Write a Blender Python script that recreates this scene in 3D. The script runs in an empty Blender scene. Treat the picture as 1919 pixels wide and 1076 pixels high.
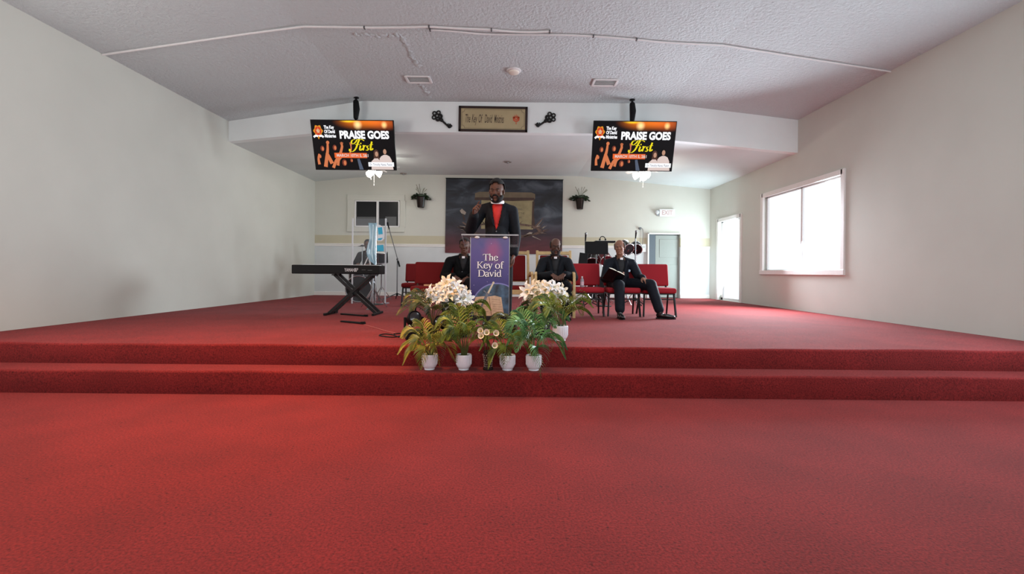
import bpy, bmesh, math, random
from mathutils import Vector, Matrix, Euler, Quaternion
PI = math.pi
random.seed(7)
scene = bpy.context.scene
col = scene.collection
R = math.radians

# ------------------------------------------------------------------ camera
CAMH, F, HZ = 1.06, 850.0, 510.0
ROLL = R(0.5)
cam_d = bpy.data.cameras.new('camera')
cam_d.sensor_width = 36.0
cam_d.lens = F / 1919 * 36.0
cam_d.shift_y = (HZ - 538.0) / 1919.0
cam_d.clip_start = 0.05
cam = bpy.data.objects.new('camera', cam_d)
cam.matrix_world = Matrix.Translation((0, 0, CAMH)) @ Matrix.Rotation(PI/2, 4, 'X') @ Matrix.Rotation(ROLL, 4, 'Z')
col.objects.link(cam)
scene.camera = cam

# ------------------------------------------------------------------ world, exposure, lights
w = bpy.data.worlds.new('world'); scene.world = w
w.use_nodes = True
w.node_tree.nodes['Background'].inputs[0].default_value = (0, 0, 0, 1)
w.node_tree.nodes['Background'].inputs[1].default_value = 0.0
scene.view_settings.view_transform = 'Standard'
scene.view_settings.look = 'None'
scene.view_settings.exposure = 0.28
scene.view_settings.gamma = 1.0
scene.view_settings.use_curve_mapping = False

def area(name, loc, target, sx, sy, power, color, spread=180):
    d = bpy.data.lights.new(name, 'AREA'); d.shape = 'RECTANGLE'; d.size = sx; d.size_y = sy
    d.energy = power; d.color = color; d.spread = R(spread)
    o = bpy.data.objects.new(name, d); col.objects.link(o)
    o.location = loc
    o.rotation_euler = (Vector(target) - Vector(loc)).to_track_quat('-Z', 'Y').to_euler()
    return o
# glass doors and windows in the right-hand side wall
area('daylight_side_door', (5.36, 11.3, 1.45), (4.1, 12.3, 1.9), 1.1, 1.9, 75, (0.78, 0.94, 1.0))
area('daylight_stage_window', (5.36, 8.6, 1.93), (2.2, 6.0, 0.5), 2.3, 1.5, 400, (0.82, 0.91, 1.0), 150)
area('daylight_hall_window', (5.36, 3.5, 1.95), (0.6, 5.2, 2.0), 1.9, 1.4, 90, (0.84, 0.92, 1.0))
# unseen fill added to lift the ceiling, set at an invented left window
area('left_fill_light', (-5.36, 3.45, 2.1), (-0.4, 6.3, 2.9), 2.0, 1.3, 70, (1.0, 0.95, 0.90))
# unseen soft fill added behind the camera; no windows built there
area('rear_fill_light', (0.5, -4.6, 2.4), (0, 6, 3.2), 6.0, 1.8, 185, (0.93, 0.97, 1.0))
# hall ceiling fixtures, above and behind the camera
area('hall_ceiling_fixture', (1.7, 4.0, 4.2), (1.6, 3.8, 0), 1.8, 0.8, 42, (0.80, 0.92, 1.0))
area('warm_hall_fixture', (-2.2, 3.5, 4.2), (-1.7, 3.4, 0), 0.9, 0.8, 72, (1.0, 0.46, 0.15), 110)
# unseen fill lamp added under the stage ceiling, no fixture built
area('stage_fill_light', (-0.9, 9.4, 3.66), (-0.9, 9.2, 0), 3.0, 0.5, 36, (1.0, 0.97, 0.93))

# ------------------------------------------------------------------ helpers
def lin(c):
    c = c / 255.0
    return c / 12.92 if c <= 0.04045 else ((c + 0.055) / 1.055) ** 2.4
def rgb(r, g, b): return (lin(r), lin(g), lin(b), 1.0)

def at(px, py, D):
    """world point seen at pixel px, py of the photograph at depth D"""
    u, v = px - 959.5, py - HZ
    c, s = math.cos(ROLL), math.sin(ROLL)
    u0, v0 = u*c + v*s, -u*s + v*c
    return Vector((u0 / F * D, D, CAMH - v0 / F * D))

def mat(name, color, rough=0.6, metal=0.0, spec=0.5, noise=0, scale=40, bump=0, bscale=200, color2=None,
        emit=None, estr=0, trans=0, alpha=1, sheen=0, coat=0):
    m = bpy.data.materials.new(name); m.use_nodes = True
    nt = m.node_tree; b = nt.nodes['Principled BSDF']
    b.inputs['Base Color'].default_value = color
    b.inputs['Roughness'].default_value = rough
    b.inputs['Metallic'].default_value = metal
    b.inputs['Specular IOR Level'].default_value = spec
    if trans: b.inputs['Transmission Weight'].default_value = trans; b.inputs['IOR'].default_value = 1.25
    if alpha < 1: b.inputs['Alpha'].default_value = alpha
    if sheen: b.inputs['Sheen Weight'].default_value = sheen
    if coat: b.inputs['Coat Weight'].default_value = coat
    if emit: b.inputs['Emission Color'].default_value = emit; b.inputs['Emission Strength'].default_value = estr
    tc = nt.nodes.new('ShaderNodeTexCoord')
    n = nt.nodes.new('ShaderNodeTexNoise'); n.inputs['Scale'].default_value = scale; n.inputs['Detail'].default_value = 5
    nt.links.new(tc.outputs['Object'], n.inputs['Vector'])
    c2 = color2 or tuple(min(1, c * (1 - max(noise, 0.04))) for c in color[:3]) + (1,)
    rp = nt.nodes.new('ShaderNodeValToRGB')
    rp.color_ramp.elements[0].position = 0.35; rp.color_ramp.elements[1].position = 0.65
    rp.color_ramp.elements[0].color = c2; rp.color_ramp.elements[1].color = color
    nt.links.new(n.outputs['Fac'], rp.inputs['Fac'])
    nt.links.new(rp.outputs['Color'], b.inputs['Base Color'])
    if bump:
        n2 = nt.nodes.new('ShaderNodeTexNoise'); n2.inputs['Scale'].default_value = bscale; n2.inputs['Detail'].default_value = 3
        nt.links.new(tc.outputs['Object'], n2.inputs['Vector'])
        bp = nt.nodes.new('ShaderNodeBump'); bp.inputs['Strength'].default_value = bump; bp.inputs['Distance'].default_value = 0.01
        nt.links.new(n2.outputs['Fac'], bp.inputs['Height']); nt.links.new(bp.outputs['Normal'], b.inputs['Normal'])
    return m

def emis(name, color, s=1.0):
    s = s*0.80
    return mat(name, (0.004, 0.004, 0.004, 1), 0.5, spec=0.08, emit=color, estr=s)

def tag(o, label=None, cat=None, group=None, kind=None):
    if label: o['label'] = label
    if cat: o['category'] = cat
    if group: o['group'] = group
    if kind: o['kind'] = kind
    return o
def thing(name, label, cat, loc=(0, 0, 0), rz=0, group=None):
    o = bpy.data.objects.new(name, None); col.objects.link(o)
    o.location = loc; o.rotation_euler = (0, 0, rz); o.empty_display_size = 0.1
    return tag(o, label, cat, group)

class MB:
    """collects shapes, builds one mesh"""
    def __init__(s): s.v = []; s.f = []; s.mi = []; s.cur = 0
    def add(s, vs, fs):
        k = len(s.v); s.v += [Vector(p) for p in vs]
        s.f += [[i + k for i in f] for f in fs]; s.mi += [s.cur] * len(fs); return s
    def m(s, i): s.cur = i; return s
    def box(s, c, d, rot=None):
        c = Vector(c); x, y, z = d[0]/2, d[1]/2, d[2]/2
        vs = [Vector((sx*x, sy*y, sz*z)) for sx in (-1, 1) for sy in (-1, 1) for sz in (-1, 1)]
        if rot is not None:
            rm = rot if isinstance(rot, Matrix) else Euler(rot).to_matrix()
            vs = [rm @ p for p in vs]
        return s.add([p + c for p in vs], [(0,1,3,2), (4,6,7,5), (0,4,5,1), (2,3,7,6), (0,2,6,4), (1,5,7,3)])
    def bar(s, a, b, w, h=None, up=(0, 0, 1)):
        a, b = Vector(a), Vector(b); h = h or w
        d = (b - a); L = d.length; d.normalize(); up = Vector(up)
        x = d.cross(up)
        if x.length < 1e-4: x = d.cross(Vector((0, 1, 0)))
        x.normalize(); y = x.cross(d)
        vs = []
        for p in (a, b):
            for sx, sy in ((-1,-1), (1,-1), (1,1), (-1,1)): vs.append(p + x*sx*w/2 + y*sy*h/2)
        return s.add(vs, [(3,2,1,0), (4,5,6,7), (0,1,5,4), (1,2,6,5), (2,3,7,6), (3,0,4,7)])
    def tube(s, pts, r, n=8, cap=True):
        pts = [Vector(p) for p in pts]; N = len(pts)
        rs = r if isinstance(r, (list, tuple)) else [r]*N
        vs = []; prev = None
        for i, p in enumerate(pts):
            t = (pts[min(i+1, N-1)] - pts[max(i-1, 0)]).normalized()
            if prev is None:
                a = Vector((0, 0, 1)) if abs(t.z) < 0.9 else Vector((1, 0, 0))
                x = t.cross(a).normalized()
            else:
                x = (prev - t * prev.dot(t)).normalized()
            prev = x; y = t.cross(x)
            for k in range(n):
                a = 2*PI*k/n; vs.append(p + (x*math.cos(a) + y*math.sin(a)) * rs[i])
        fs = [(i*n+k, i*n+(k+1) % n, (i+1)*n+(k+1) % n, (i+1)*n+k) for i in range(N-1) for k in range(n)]
        if cap: fs += [tuple(reversed(range(n))), tuple(range((N-1)*n, N*n))]
        return s.add(vs, fs)
    def lathe(s, prof, c=(0, 0, 0), n=24, M=None):
        c = Vector(c); vs = []
        for r, z in prof:
            for k in range(n):
                a = 2*PI*k/n; p = Vector((max(r, 1e-4)*math.cos(a), max(r, 1e-4)*math.sin(a), z))
                vs.append((M @ p if M else p) + c)
        N = len(prof)
        fs = [(i*n+k, i*n+(k+1) % n, (i+1)*n+(k+1) % n, (i+1)*n+k) for i in range(N-1) for k in range(n)]
        fs += [tuple(reversed(range(n))), tuple(range((N-1)*n, N*n))]
        return s.add(vs, fs)
    def cyl(s, a, b, r, r2=None, n=20): return s.tube([a, b], [r, r if r2 is None else r2], n)
    def ell(s, c, rad, rot=None, n=16):
        c = Vector(c); h = n // 2; vs = [Vector((0, 0, rad[2]))]
        for i in range(1, h):
            t = PI*i/h
            for k in range(n):
                a = 2*PI*k/n; vs.append(Vector((rad[0]*math.sin(t)*math.cos(a), rad[1]*math.sin(t)*math.sin(a), rad[2]*math.cos(t))))
        vs.append(Vector((0, 0, -rad[2])))
        fs = [(0, 1+k, 1+(k+1) % n) for k in range(n)]
        for i in range(h-2):
            for k in range(n):
                fs.append((1+i*n+k, 1+(i+1)*n+k, 1+(i+1)*n+(k+1) % n, 1+i*n+(k+1) % n))
        b = 1+(h-2)*n; fs += [(b+(k+1) % n, b+k, len(vs)-1) for k in range(n)]
        if rot is not None:
            rm = rot if isinstance(rot, Matrix) else Euler(rot).to_matrix()
            vs = [rm @ p for p in vs]
        return s.add([p + c for p in vs], fs)
    def cap(s, a, b, r1, r2=None, n=12):
        """tapered limb with round ends"""
        r2 = r1 if r2 is None else r2; a, b = Vector(a), Vector(b)
        d = (b-a).normalized() if (b-a).length > 1e-6 else Vector((0, 0, 1))
        pts, rs = [], []
        for i in range(5):
            t = PI/2*(1-i/4); pts.append(a - d*r1*math.sin(t)); rs.append(max(r1*math.cos(t), 1e-4))
        for i in range(5):
            t = PI/2*i/4; pts.append(b + d*r2*math.sin(t)); rs.append(max(r2*math.cos(t), 1e-4))
        return s.tube(pts, rs, n)
    def chain(s, pts, rs, n=12):
        for i in range(len(pts)-1): s.cap(pts[i], pts[i+1], rs[i], rs[i+1], n)
        return s
    def prism(s, poly, y0, y1):
        """poly in x,z; extruded along y"""
        n = len(poly)
        vs = [(x, y0, z) for x, z in poly] + [(x, y1, z) for x, z in poly]
        fs = [tuple(range(n)), tuple(reversed(range(n, 2*n)))] + [(i, i+n, (i+1) % n+n, (i+1) % n) for i in range(n)]
        return s.add(vs, fs)
    def build(s, name, mats, parent=None, smooth=False, bevel=0, seg=2, sub=0, solid=0):
        me = bpy.data.meshes.new(name)
        me.from_pydata([tuple(p) for p in s.v], [], s.f)
        mats = mats if isinstance(mats, (list, tuple)) else [mats]
        for x in mats: me.materials.append(x)
        for p, i in zip(me.polygons, s.mi): p.material_index = i
        bm = bmesh.new(); bm.from_mesh(me); 
        if not getattr(s, 'flat', False): bmesh.ops.recalc_face_normals(bm, faces=bm.faces[:])
        bm.to_mesh(me); bm.free()
        if smooth:
            me.polygons.foreach_set('use_smooth', [True]*len(me.polygons))
            try: me.set_sharp_from_angle(angle=R(40))
            except Exception: pass
        o = bpy.data.objects.new(name, me); col.objects.link(o)
        if parent: o.parent = parent
        if bevel:
            b = o.modifiers.new('bevel', 'BEVEL'); b.width = bevel; b.segments = seg; b.limit_method = 'ANGLE'
        if sub:
            b = o.modifiers.new('sub', 'SUBSURF'); b.levels = sub; b.render_levels = sub
        return o

def remesh(mb, name, material, parent=None, voxel=0.006, smooth=4, fac=0.5):
    o = mb.build(name, material)
    r = o.modifiers.new('r', 'REMESH'); r.mode = 'VOXEL'; r.voxel_size = voxel; r.use_smooth_shade = True
    sm = o.modifiers.new('s', 'SMOOTH'); sm.factor = fac; sm.iterations = smooth
    bpy.context.view_layer.update()
    dg = bpy.context.evaluated_depsgraph_get()
    me = bpy.data.meshes.new_from_object(o.evaluated_get(dg), depsgraph=dg)
    o.modifiers.clear(); o.data = me
    me.polygons.foreach_set('use_smooth', [True]*len(me.polygons))
    if not me.materials: me.materials.append(material)
    if parent: o.parent = parent
    return o

def crom(pts, k=6):
    """smooth curve through points"""
    P = [Vector(p) for p in pts]; out = []
    for i in range(len(P)-1):
        p0, p1, p2, p3 = P[max(i-1, 0)], P[i], P[i+1], P[min(i+2, len(P)-1)]
        for j in range(k):
            t = j/k
            out.append(0.5*((2*p1) + (p2-p0)*t + (2*p0-5*p1+4*p2-p3)*t*t + (3*p1-p0-3*p2+p3)*t**3))
    out.append(P[-1]); return out

class Print(MB):
    """flat printed artwork in the x,z plane facing -y; every layer lies a hair in front of the last"""
    def __init__(s, y=0.0, step=0.0004): super().__init__(); s.y = y; s.step = step; s.flat = True
    def layer(s): s.y -= s.step; return s
    def poly(s, pts, mi=None):
        if mi is not None: s.cur = mi
        return s.add([(x, s.y, z) for x, z in pts], [tuple(range(len(pts)))])
    def rect(s, x0, z0, x1, z1, mi=None): return s.poly([(x0, z0), (x1, z0), (x1, z1), (x0, z1)], mi)
    def oval(s, cx, cz, rx, rz, mi=None, n=20, a0=0, a1=2*PI):
        return s.poly([(cx+rx*math.cos(a0+(a1-a0)*i/n), cz+rz*math.sin(a0+(a1-a0)*i/n)) for i in range(n)], mi)
    def stroke(s, pts, wd, mi=None, thin=None, smooth=True, k=5):
        """pen stroke; with THIN the width swells where the pen moves up or down"""
        if mi is not None: s.cur = mi
        P = crom([(p[0], 0, p[1]) for p in pts], k) if smooth and len(pts) > 2 else [Vector((p[0], 0, p[1])) for p in pts]
        L, Rr = [], []
        for i, p in enumerate(P):
            t = P[min(i+1, len(P)-1)] - P[max(i-1, 0)]
            if t.length < 1e-9: t = Vector((1, 0, 0))
            t.normalize(); nrm = Vector((-t.z, 0, t.x))
            w_ = wd if thin is None else thin + (wd-thin)*abs(t.z)**1.5
            if isinstance(wd, (list, tuple)): w_ = wd[0] + (wd[1]-wd[0])*i/(len(P)-1)
            L.append(p + nrm*w_/2); Rr.append(p - nrm*w_/2)
        vs = [(p.x, s.y, p.z) for p in L + Rr]; n = len(P)
        return s.add(vs, [(i, i+1, n+i+1, n+i) for i in range(n-1)])
    def text(s, body, x, z, size, mi=0, bold=0.0, shear=0.0, sx=1.0, align='LEFT', sz=1.0):
        c = bpy.data.curves.new('t', 'FONT'); c.body = body; c.size = size; c.offset = bold; c.shear = shear; c.align_x = align
        c.resolution_u = 3
        o = bpy.data.objects.new('t', c); col.objects.link(o)
        bpy.context.view_layer.update()
        dg = bpy.context.evaluated_depsgraph_get(); me = bpy.data.meshes.new_from_object(o.evaluated_get(dg))
        s.cur = mi
        s.add([(x + v.co.x*sx, s.y, z + v.co.y*sz) for v in me.vertices], [tuple(p.vertices) for p in me.polygons])
        bpy.data.objects.remove(o); bpy.data.meshes.remove(me); bpy.data.curves.remove(c)
        return s

# ------------------------------------------------------------------ materials
def carpet_mat():
    m = mat('red_carpet', rgb(158, 50, 47), 0.95, spec=0.2, sheen=0.05)
    nt = m.node_tree; b = nt.nodes['Principled BSDF']
    tc = nt.nodes.new('ShaderNodeTexCoord')
    n1 = nt.nodes.new('ShaderNodeTexNoise'); n1.inputs['Scale'].default_value = 90; n1.inputs['Detail'].default_value = 6; n1.inputs['Roughness'].default_value = 0.7
    n2 = nt.nodes.new('ShaderNodeTexNoise'); n2.inputs['Scale'].default_value = 2.2; n2.inputs['Detail'].default_value = 4
    n3 = nt.nodes.new('ShaderNodeTexNoise'); n3.inputs['Scale'].default_value = 38; n3.inputs['Detail'].default_value = 2
    for n in (n1, n2, n3): nt.links.new(tc.outputs['Object'], n.inputs['Vector'])
    r1 = nt.nodes.new('ShaderNodeValToRGB'); e = r1.color_ramp.elements
    e[0].position = 0.30; e[0].color = rgb(80, 19, 22); e[1].position = 0.64; e[1].color = rgb(150, 42, 42)
    nt.links.new(n1.outputs['Fac'], r1.inputs['Fac'])
    r2 = nt.nodes.new('ShaderNodeValToRGB'); e = r2.color_ramp.elements
    e[0].position = 0.35; e[0].color = (0.82, 0.82, 0.82, 1); e[1].position = 0.65; e[1].color = (1, 1, 1, 1)
    nt.links.new(n2.outputs['Fac'], r2.inputs['Fac'])
    r3 = nt.nodes.new('ShaderNodeValToRGB'); e = r3.color_ramp.elements
    e[0].position = 0.27; e[0].color = (0.35, 0.3, 0.3, 1); e[1].position = 0.33; e[1].color = (1, 1, 1, 1)
    nt.links.new(n3.outputs['Fac'], r3.inputs['Fac'])
    mx = nt.nodes.new('ShaderNodeMixRGB'); mx.blend_type = 'MULTIPLY'; mx.inputs[0].default_value = 1
    my = nt.nodes.new('ShaderNodeMixRGB'); my.blend_type = 'MULTIPLY'; my.inputs[0].default_value = 0.8
    nt.links.new(r1.outputs[0], mx.inputs[1]); nt.links.new(r2.outputs[0], mx.inputs[2])
    nt.links.new(mx.outputs[0], my.inputs[1]); nt.links.new(r3.outputs[0], my.inputs[2])
    nt.links.new(my.outputs[0], b.inputs['Base Color'])
    bp = nt.nodes.new('ShaderNodeBump'); bp.inputs['Strength'].default_value = 0.5; bp.inputs['Distance'].default_value = 0.01
    nt.links.new(n1.outputs['Fac'], bp.inputs['Height']); nt.links.new(bp.outputs['Normal'], b.inputs['Normal'])
    return m
CARPET = carpet_mat()

def ceiling_mat():
    m = mat('textured_ceiling', rgb(212, 220, 222), 0.9, spec=0.2)
    nt = m.node_tree; b = nt.nodes['Principled BSDF']
    tc = nt.nodes.new('ShaderNodeTexCoord')
    n = nt.nodes.new('ShaderNodeTexNoise'); n.inputs['Scale'].default_value = 22; n.inputs['Detail'].default_value = 6; n.inputs['Roughness'].default_value = 0.65
    nt.links.new(tc.outputs['Object'], n.inputs['Vector'])
    bp = nt.nodes.new('ShaderNodeBump'); bp.inputs['Strength'].default_value = 0.9; bp.inputs['Distance'].default_value = 0.05
    nt.links.new(n.outputs['Fac'], bp.inputs['Height']); nt.links.new(bp.outputs['Normal'], b.inputs['Normal'])
    return m
CEIL = ceiling_mat()
PLASTER = mat('stage_ceiling_paint', rgb(218, 227, 227), 0.85, spec=0.2, noise=0.06, scale=1.2, bump=0.1, bscale=30)
BEAMP = mat('beam_paint', rgb(236, 243, 243), 0.85, spec=0.2, noise=0.04, scale=2)
WALLC = mat('cream_wall_paint', rgb(206, 207, 198), 0.8, spec=0.25, noise=0.04, scale=1.5)
WALLB = mat('beige_wall_band', rgb(196, 190, 166), 0.8, spec=0.25, noise=0.05, scale=2)
WALLG = mat('pale_wall_paint', rgb(214, 219, 220), 0.75, spec=0.25, noise=0.08, scale=1.8)
WHITE = mat('white_paint', rgb(232, 230, 226), 0.5)
WPLAS = mat('white_plastic', rgb(228, 228, 228), 0.35)
BLACK = mat('black_plastic', rgb(8, 8, 10), 0.55, spec=0.2)
BLKM = mat('black_metal', rgb(24, 24, 26), 0.38, metal=0.4)
IRON = mat('wrought_iron', rgb(14, 13, 13), 0.5, metal=0.3, bump=0.2, bscale=80)
CHROME = mat('chrome', rgb(190, 192, 196), 0.22, metal=1.0)
STEEL = mat('grey_steel', rgb(120, 122, 124), 0.35, metal=0.8)
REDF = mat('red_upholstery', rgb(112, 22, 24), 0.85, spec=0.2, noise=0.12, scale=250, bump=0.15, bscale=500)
REDLIT = mat('red_upholstery_lit', rgb(160, 34, 44), 0.8, spec=0.25, noise=0.1, scale=250, bump=0.15, bscale=500)  # lit copy of the chair red, right-hand daylight put into the colour
TANW = mat('light_wood', rgb(205, 172, 118), 0.45, noise=0.18, scale=18)
ACRY = mat('clear_acrylic', rgb(190, 198, 206), 0.15, alpha=0.06, spec=0.3)
ACRE = mat('acrylic_edge', rgb(170, 172, 180), 0.15, alpha=0.5)
POTW = mat('white_ceramic', rgb(240, 243, 250), 0.3, coat=0.3)
POTD = mat('dark_ceramic', rgb(22, 20, 20), 0.4)
SOIL = mat('potting_soil', rgb(48, 34, 24), 0.95, noise=0.4, scale=120, bump=0.6, bscale=120)
STEM = mat('green_stem', rgb(80, 88, 40), 0.6, noise=0.3, scale=60)
def leafmat(name, a, b_): return mat(name, a, 0.42, color2=b_, scale=9, spec=0.45)
LF = [leafmat('yellow_green_leaf', rgb(164, 156, 66), rgb(78, 96, 40)),
      leafmat('mid_green_leaf', rgb(138, 152, 60), rgb(46, 72, 32)),
      leafmat('blue_green_leaf', rgb(116, 166, 98), rgb(34, 84, 50)),
      leafmat('dark_green_leaf', rgb(102, 106, 50), rgb(34, 44, 24))]
PETAL = mat('white_petal', rgb(246, 246, 246), 0.5, noise=0.05, scale=30)
PETALC = mat('cream_petal', rgb(240, 226, 200), 0.5, noise=0.08, scale=30)
STAM = mat('yellow_stamen', rgb(206, 190, 60), 0.6)
SUIT = mat('black_suit', rgb(10, 11, 14), 0.8, spec=0.15, noise=0.15, scale=200, bump=0.9, bscale=14)
SUITC = mat('charcoal_suit', rgb(22, 25, 31), 0.8, spec=0.2, noise=0.15, scale=200, bump=0.9, bscale=14)
SUITN = mat('navy_black_suit', rgb(12, 17, 28), 0.75, spec=0.25, noise=0.15, scale=200, bump=0.9, bscale=14)
SHIRTK = mat('black_shirt', rgb(16, 16, 20), 0.7)
SHIRTR = mat('red_shirt', rgb(196, 34, 30), 0.7, noise=0.1, scale=30)
COLLAR = mat('white_collar', rgb(250, 248, 250), 0.4)
SKIN = mat('dark_brown_skin', rgb(98, 66, 54), 0.6, spec=0.3, noise=0.12, scale=30)
SKIN2 = mat('brown_skin', rgb(146, 102, 82), 0.6, spec=0.3, noise=0.12, scale=30)
HAIRK = mat('black_hair', rgb(14, 12, 12), 0.85, noise=0.3, scale=120, bump=0.5, bscale=200)
HAIRG = mat('grey_hair', rgb(110, 106, 104), 0.85, noise=0.2, scale=120, bump=0.4, bscale=200)
EYEW = mat('eye_white', rgb(150, 136, 124), 0.6, spec=0.1)
EYEK = mat('eye_dark', rgb(12, 8, 6), 0.2)
LIPS = mat('lip', rgb(120, 72, 66), 0.45)
LEATHER = mat('black_leather', rgb(10, 10, 12), 0.25, coat=0.4)

# ------------------------------------------------------------------ setting
ZS, ZT = 0.385, 0.20            # stage and tread heights
Y1, Y2 = 3.85, 4.11             # risers
YB, YW = 8.60, 12.40            # beam and rear wall
ZC, ZL = 4.28, 3.70             # hall ceiling, stage ceiling
def struct(mb, name, m, **k): return tag(mb.build(name, m, **k), kind='structure')

XL, XR, YF = -5.4, 5.4, -6.0      # side walls and the wall behind the seats
struct(MB().box((0, (Y1+YF)/2, -0.05), (XR-XL, Y1-YF+0.02, 0.1)), 'floor', CARPET)
def carpet_step(name, y0, y1, z0, z1, r=0.022):
    pr = [(y0+0.006, z0), (y0, z0+0.02), (y0-0.004, (z0+z1)/2), (y0-0.006, z1-r)]
    for i in range(1, 6):
        a = PI/2*i/5; pr.append((y0-0.006 + r*(1-math.cos(a)), z1-r+r*math.sin(a)))
    pr += [(y1, z1), (y1, z0)]
    N = 90; mb = MB(); n = len(pr); vs = []
    for i in range(N+1):
        x = XL + (XR-XL)*i/N; wv = 0.004*math.sin(x*2.1) + 0.003*math.sin(x*5.3+1)
        vs += [(x, p[0]+(wv if 2 <= j <= 8 else 0), p[1]+(wv*0.6 if 4 <= j <= 8 else 0)) for j, p in enumerate(pr)]
    fs = [(i*n+j, (i+1)*n+j, (i+1)*n+(j+1) % n, i*n+(j+1) % n) for i in range(N) for j in range(n)]
    fs += [tuple(range(n)), tuple(range(N*n, (N+1)*n))]
    mb.add(vs, fs)
    return struct(mb, name, CARPET, smooth=True)
carpet_step('stage_step', Y1, Y2+0.02, -0.02, ZT)
carpet_step('stage_platform', Y2, YW+0.05, ZT-0.02, ZS)
# warm low ceiling over the hall, with its fold lines where it starts to fall towards the sides
def roof(name, prof, y0, y1, m, t=0.08):
    poly = prof + [(x, z+t) for x, z in reversed(prof)]
    mb = MB().prism(poly, y0, y1); return struct(mb, name, m)
roof('ceiling', [(-5.5, ZC-0.42), (-2.85, ZC), (2.9, ZC), (5.5, ZC-0.30)], YF, YB+0.02, CEIL)
roof('ceiling_stage', [(-5.5, ZL-0.22), (-3.4, ZL), (1.75, ZL), (5.5, ZL-0.34)], YB+0.14, YW+0.05, PLASTER)
# beam between the two ceilings
struct(MB().prism([(-5.5, ZL-0.22), (-3.4, ZL), (1.75, ZL), (5.5, ZL-0.34), (5.5, ZC-0.2), (2.9, ZC+0.06), (-2.85, ZC+0.06), (-5.5, ZC-0.3)], YB, YB+0.14), 'trim_1', BEAMP)
# rear wall with door opening
zr = 1.06 + 50/F*YW        # wainscot rail height
XD0, XD1, ZD = 3.68, 4.60, 2.16
mb = MB()
def wallseg(x0, x1, z0, z1, mi): mb.m(mi).box(((x0+x1)/2, YW+0.1, (z0+z1)/2), (x1-x0, 0.2, z1-z0))
for x0, x1 in ((XL-0.1, XD0), (XD1, XR+0.1)):
    wallseg(x0, x1, ZS-0.05, zr, 2); wallseg(x0, x1, zr, zr+0.24, 1); wallseg(x0, x1, zr+0.24, ZL+0.05, 0)
wallseg(XD0, XD1, ZD, ZL+0.05, 0)
struct(mb, 'wall_back', [WALLC, WALLB, WALLG])
mb = MB()
for x0, x1 in ((XL, XD0-0.04), (XD1, XR)):
    mb.box(((x0+x1)/2, YW-0.012, zr), (x1-x0, 0.024, 0.03)); mb.box(((x0+x1)/2, YW-0.008, zr-0.045), (x1-x0, 0.016, 0.03))
    mb.box(((x0+x1)/2, YW-0.006, zr-0.02), (x1-x0, 0.012, 0.05))
struct(mb, 'trim_2', WHITE, bevel=0.004)
mb = MB()
for x0, x1 in ((XL, XD0), (XD1, XR)): mb.box(((x0+x1)/2, YW-0.008, ZS+0.05), (x1-x0, 0.016, 0.1))
struct(mb, 'baseboard_back', WHITE, bevel=0.004)
# side walls, each built round its openings (y0, y1, z0, z1)
def side_wall(name, x, openings):
    mb = MB(); ys = sorted(openings); y = YF
    def seg(y0, y1, z0, z1): mb.box((x + (0.1 if x > 0 else -0.1), (y0+y1)/2, (z0+z1)/2), (0.2, y1-y0, z1-z0))
    for y0, y1, z0, z1 in ys:
        seg(y, y0, -0.05, 4.35); seg(y0, y1, -0.05, z0); seg(y0, y1, z1, 4.35); y = y1
    seg(y, YW+0.2, -0.05, 4.35)
    struct(mb, name, WALLC)
OPR = [(2.5, 4.5, 1.2, 2.7), (7.4, 9.8, 1.1, 2.75), (10.7, 11.9, ZS, 2.45)]
OPL = [(2.4, 4.5, 1.4, 2.8)]  # invented opening for the added left fill
side_wall('wall_right', XR, OPR); side_wall('wall_left', XL, OPL)
struct(MB().box((0, YF-0.1, 2.15), (XR-XL+0.4, 0.2, 4.4)), 'wall_front', WALLC)
SKYP = emis('bright_daylight_outside', (0.86, 0.95, 1.0, 1), 1.5)
num = {'window': 2, 'door': 2}
for x, ops in ((XR, OPR), (XL, OPL)):
    sg = 1 if x > 0 else -1
    for y0, y1, z0, z1 in ops:
        kind = 'door' if z0 < 0.5 else 'window'
        e_ = tag(bpy.data.objects.new('%s_%d' % (kind, num[kind]), None), kind='structure'); col.objects.link(e_); num[kind] += 1
        yc, zc_ = (y0+y1)/2, (z0+z1)/2
        mb = MB()
        for yy in (y0, y1): mb.box((x+sg*0.0, yy, zc_), (0.05, 0.09, z1-z0+0.09))
        mb.box((x, yc, z1), (0.05, y1-y0, 0.09))
        if kind == 'window': mb.box((x, yc, z0), (0.07, y1-y0+0.1, 0.09))
        mb.build(kind+'_casing', WHITE, e_, bevel=0.006)
        mb = MB()
        for yy in ((y0+0.03, y1-0.03, yc) if kind == 'window' else (y0+0.06, y1-0.06)): mb.box((x+sg*0.10, yy, zc_), (0.04, 0.05 if kind == 'window' else 0.10, z1-z0))
        for zz in (z0+0.03, z1-0.03): mb.box((x+sg*0.10, yc, zz), (0.04, y1-y0, 0.06))
        mb.build(kind+'_frame', WPLAS, e_, bevel=0.004)
        MB().box((x+sg*0.16, yc, zc_), (0.01, y1-y0, z1-z0)).build('window_pane' if kind == 'window' else 'door_glass', SKYP, e_)
        if kind == 'door': MB().tube([(x+sg*0.07, y0+0.12, 1.3), (x+sg*0.03, y0+0.12, 1.3), (x+sg*0.03, y0+0.12, 1.6), (x+sg*0.07, y0+0.12, 1.6)], 0.012, 8).build('door_handle', STEEL, e_, smooth=True)
for nm, x, y0 in (('baseboard_left', XL+0.008, YF), ('baseboard_right', XR-0.008, YF)):
    struct(MB().box((x, (y0+Y1)/2, 0.05), (0.016, Y1-y0, 0.1)), nm, WHITE, bevel=0.004)
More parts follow.
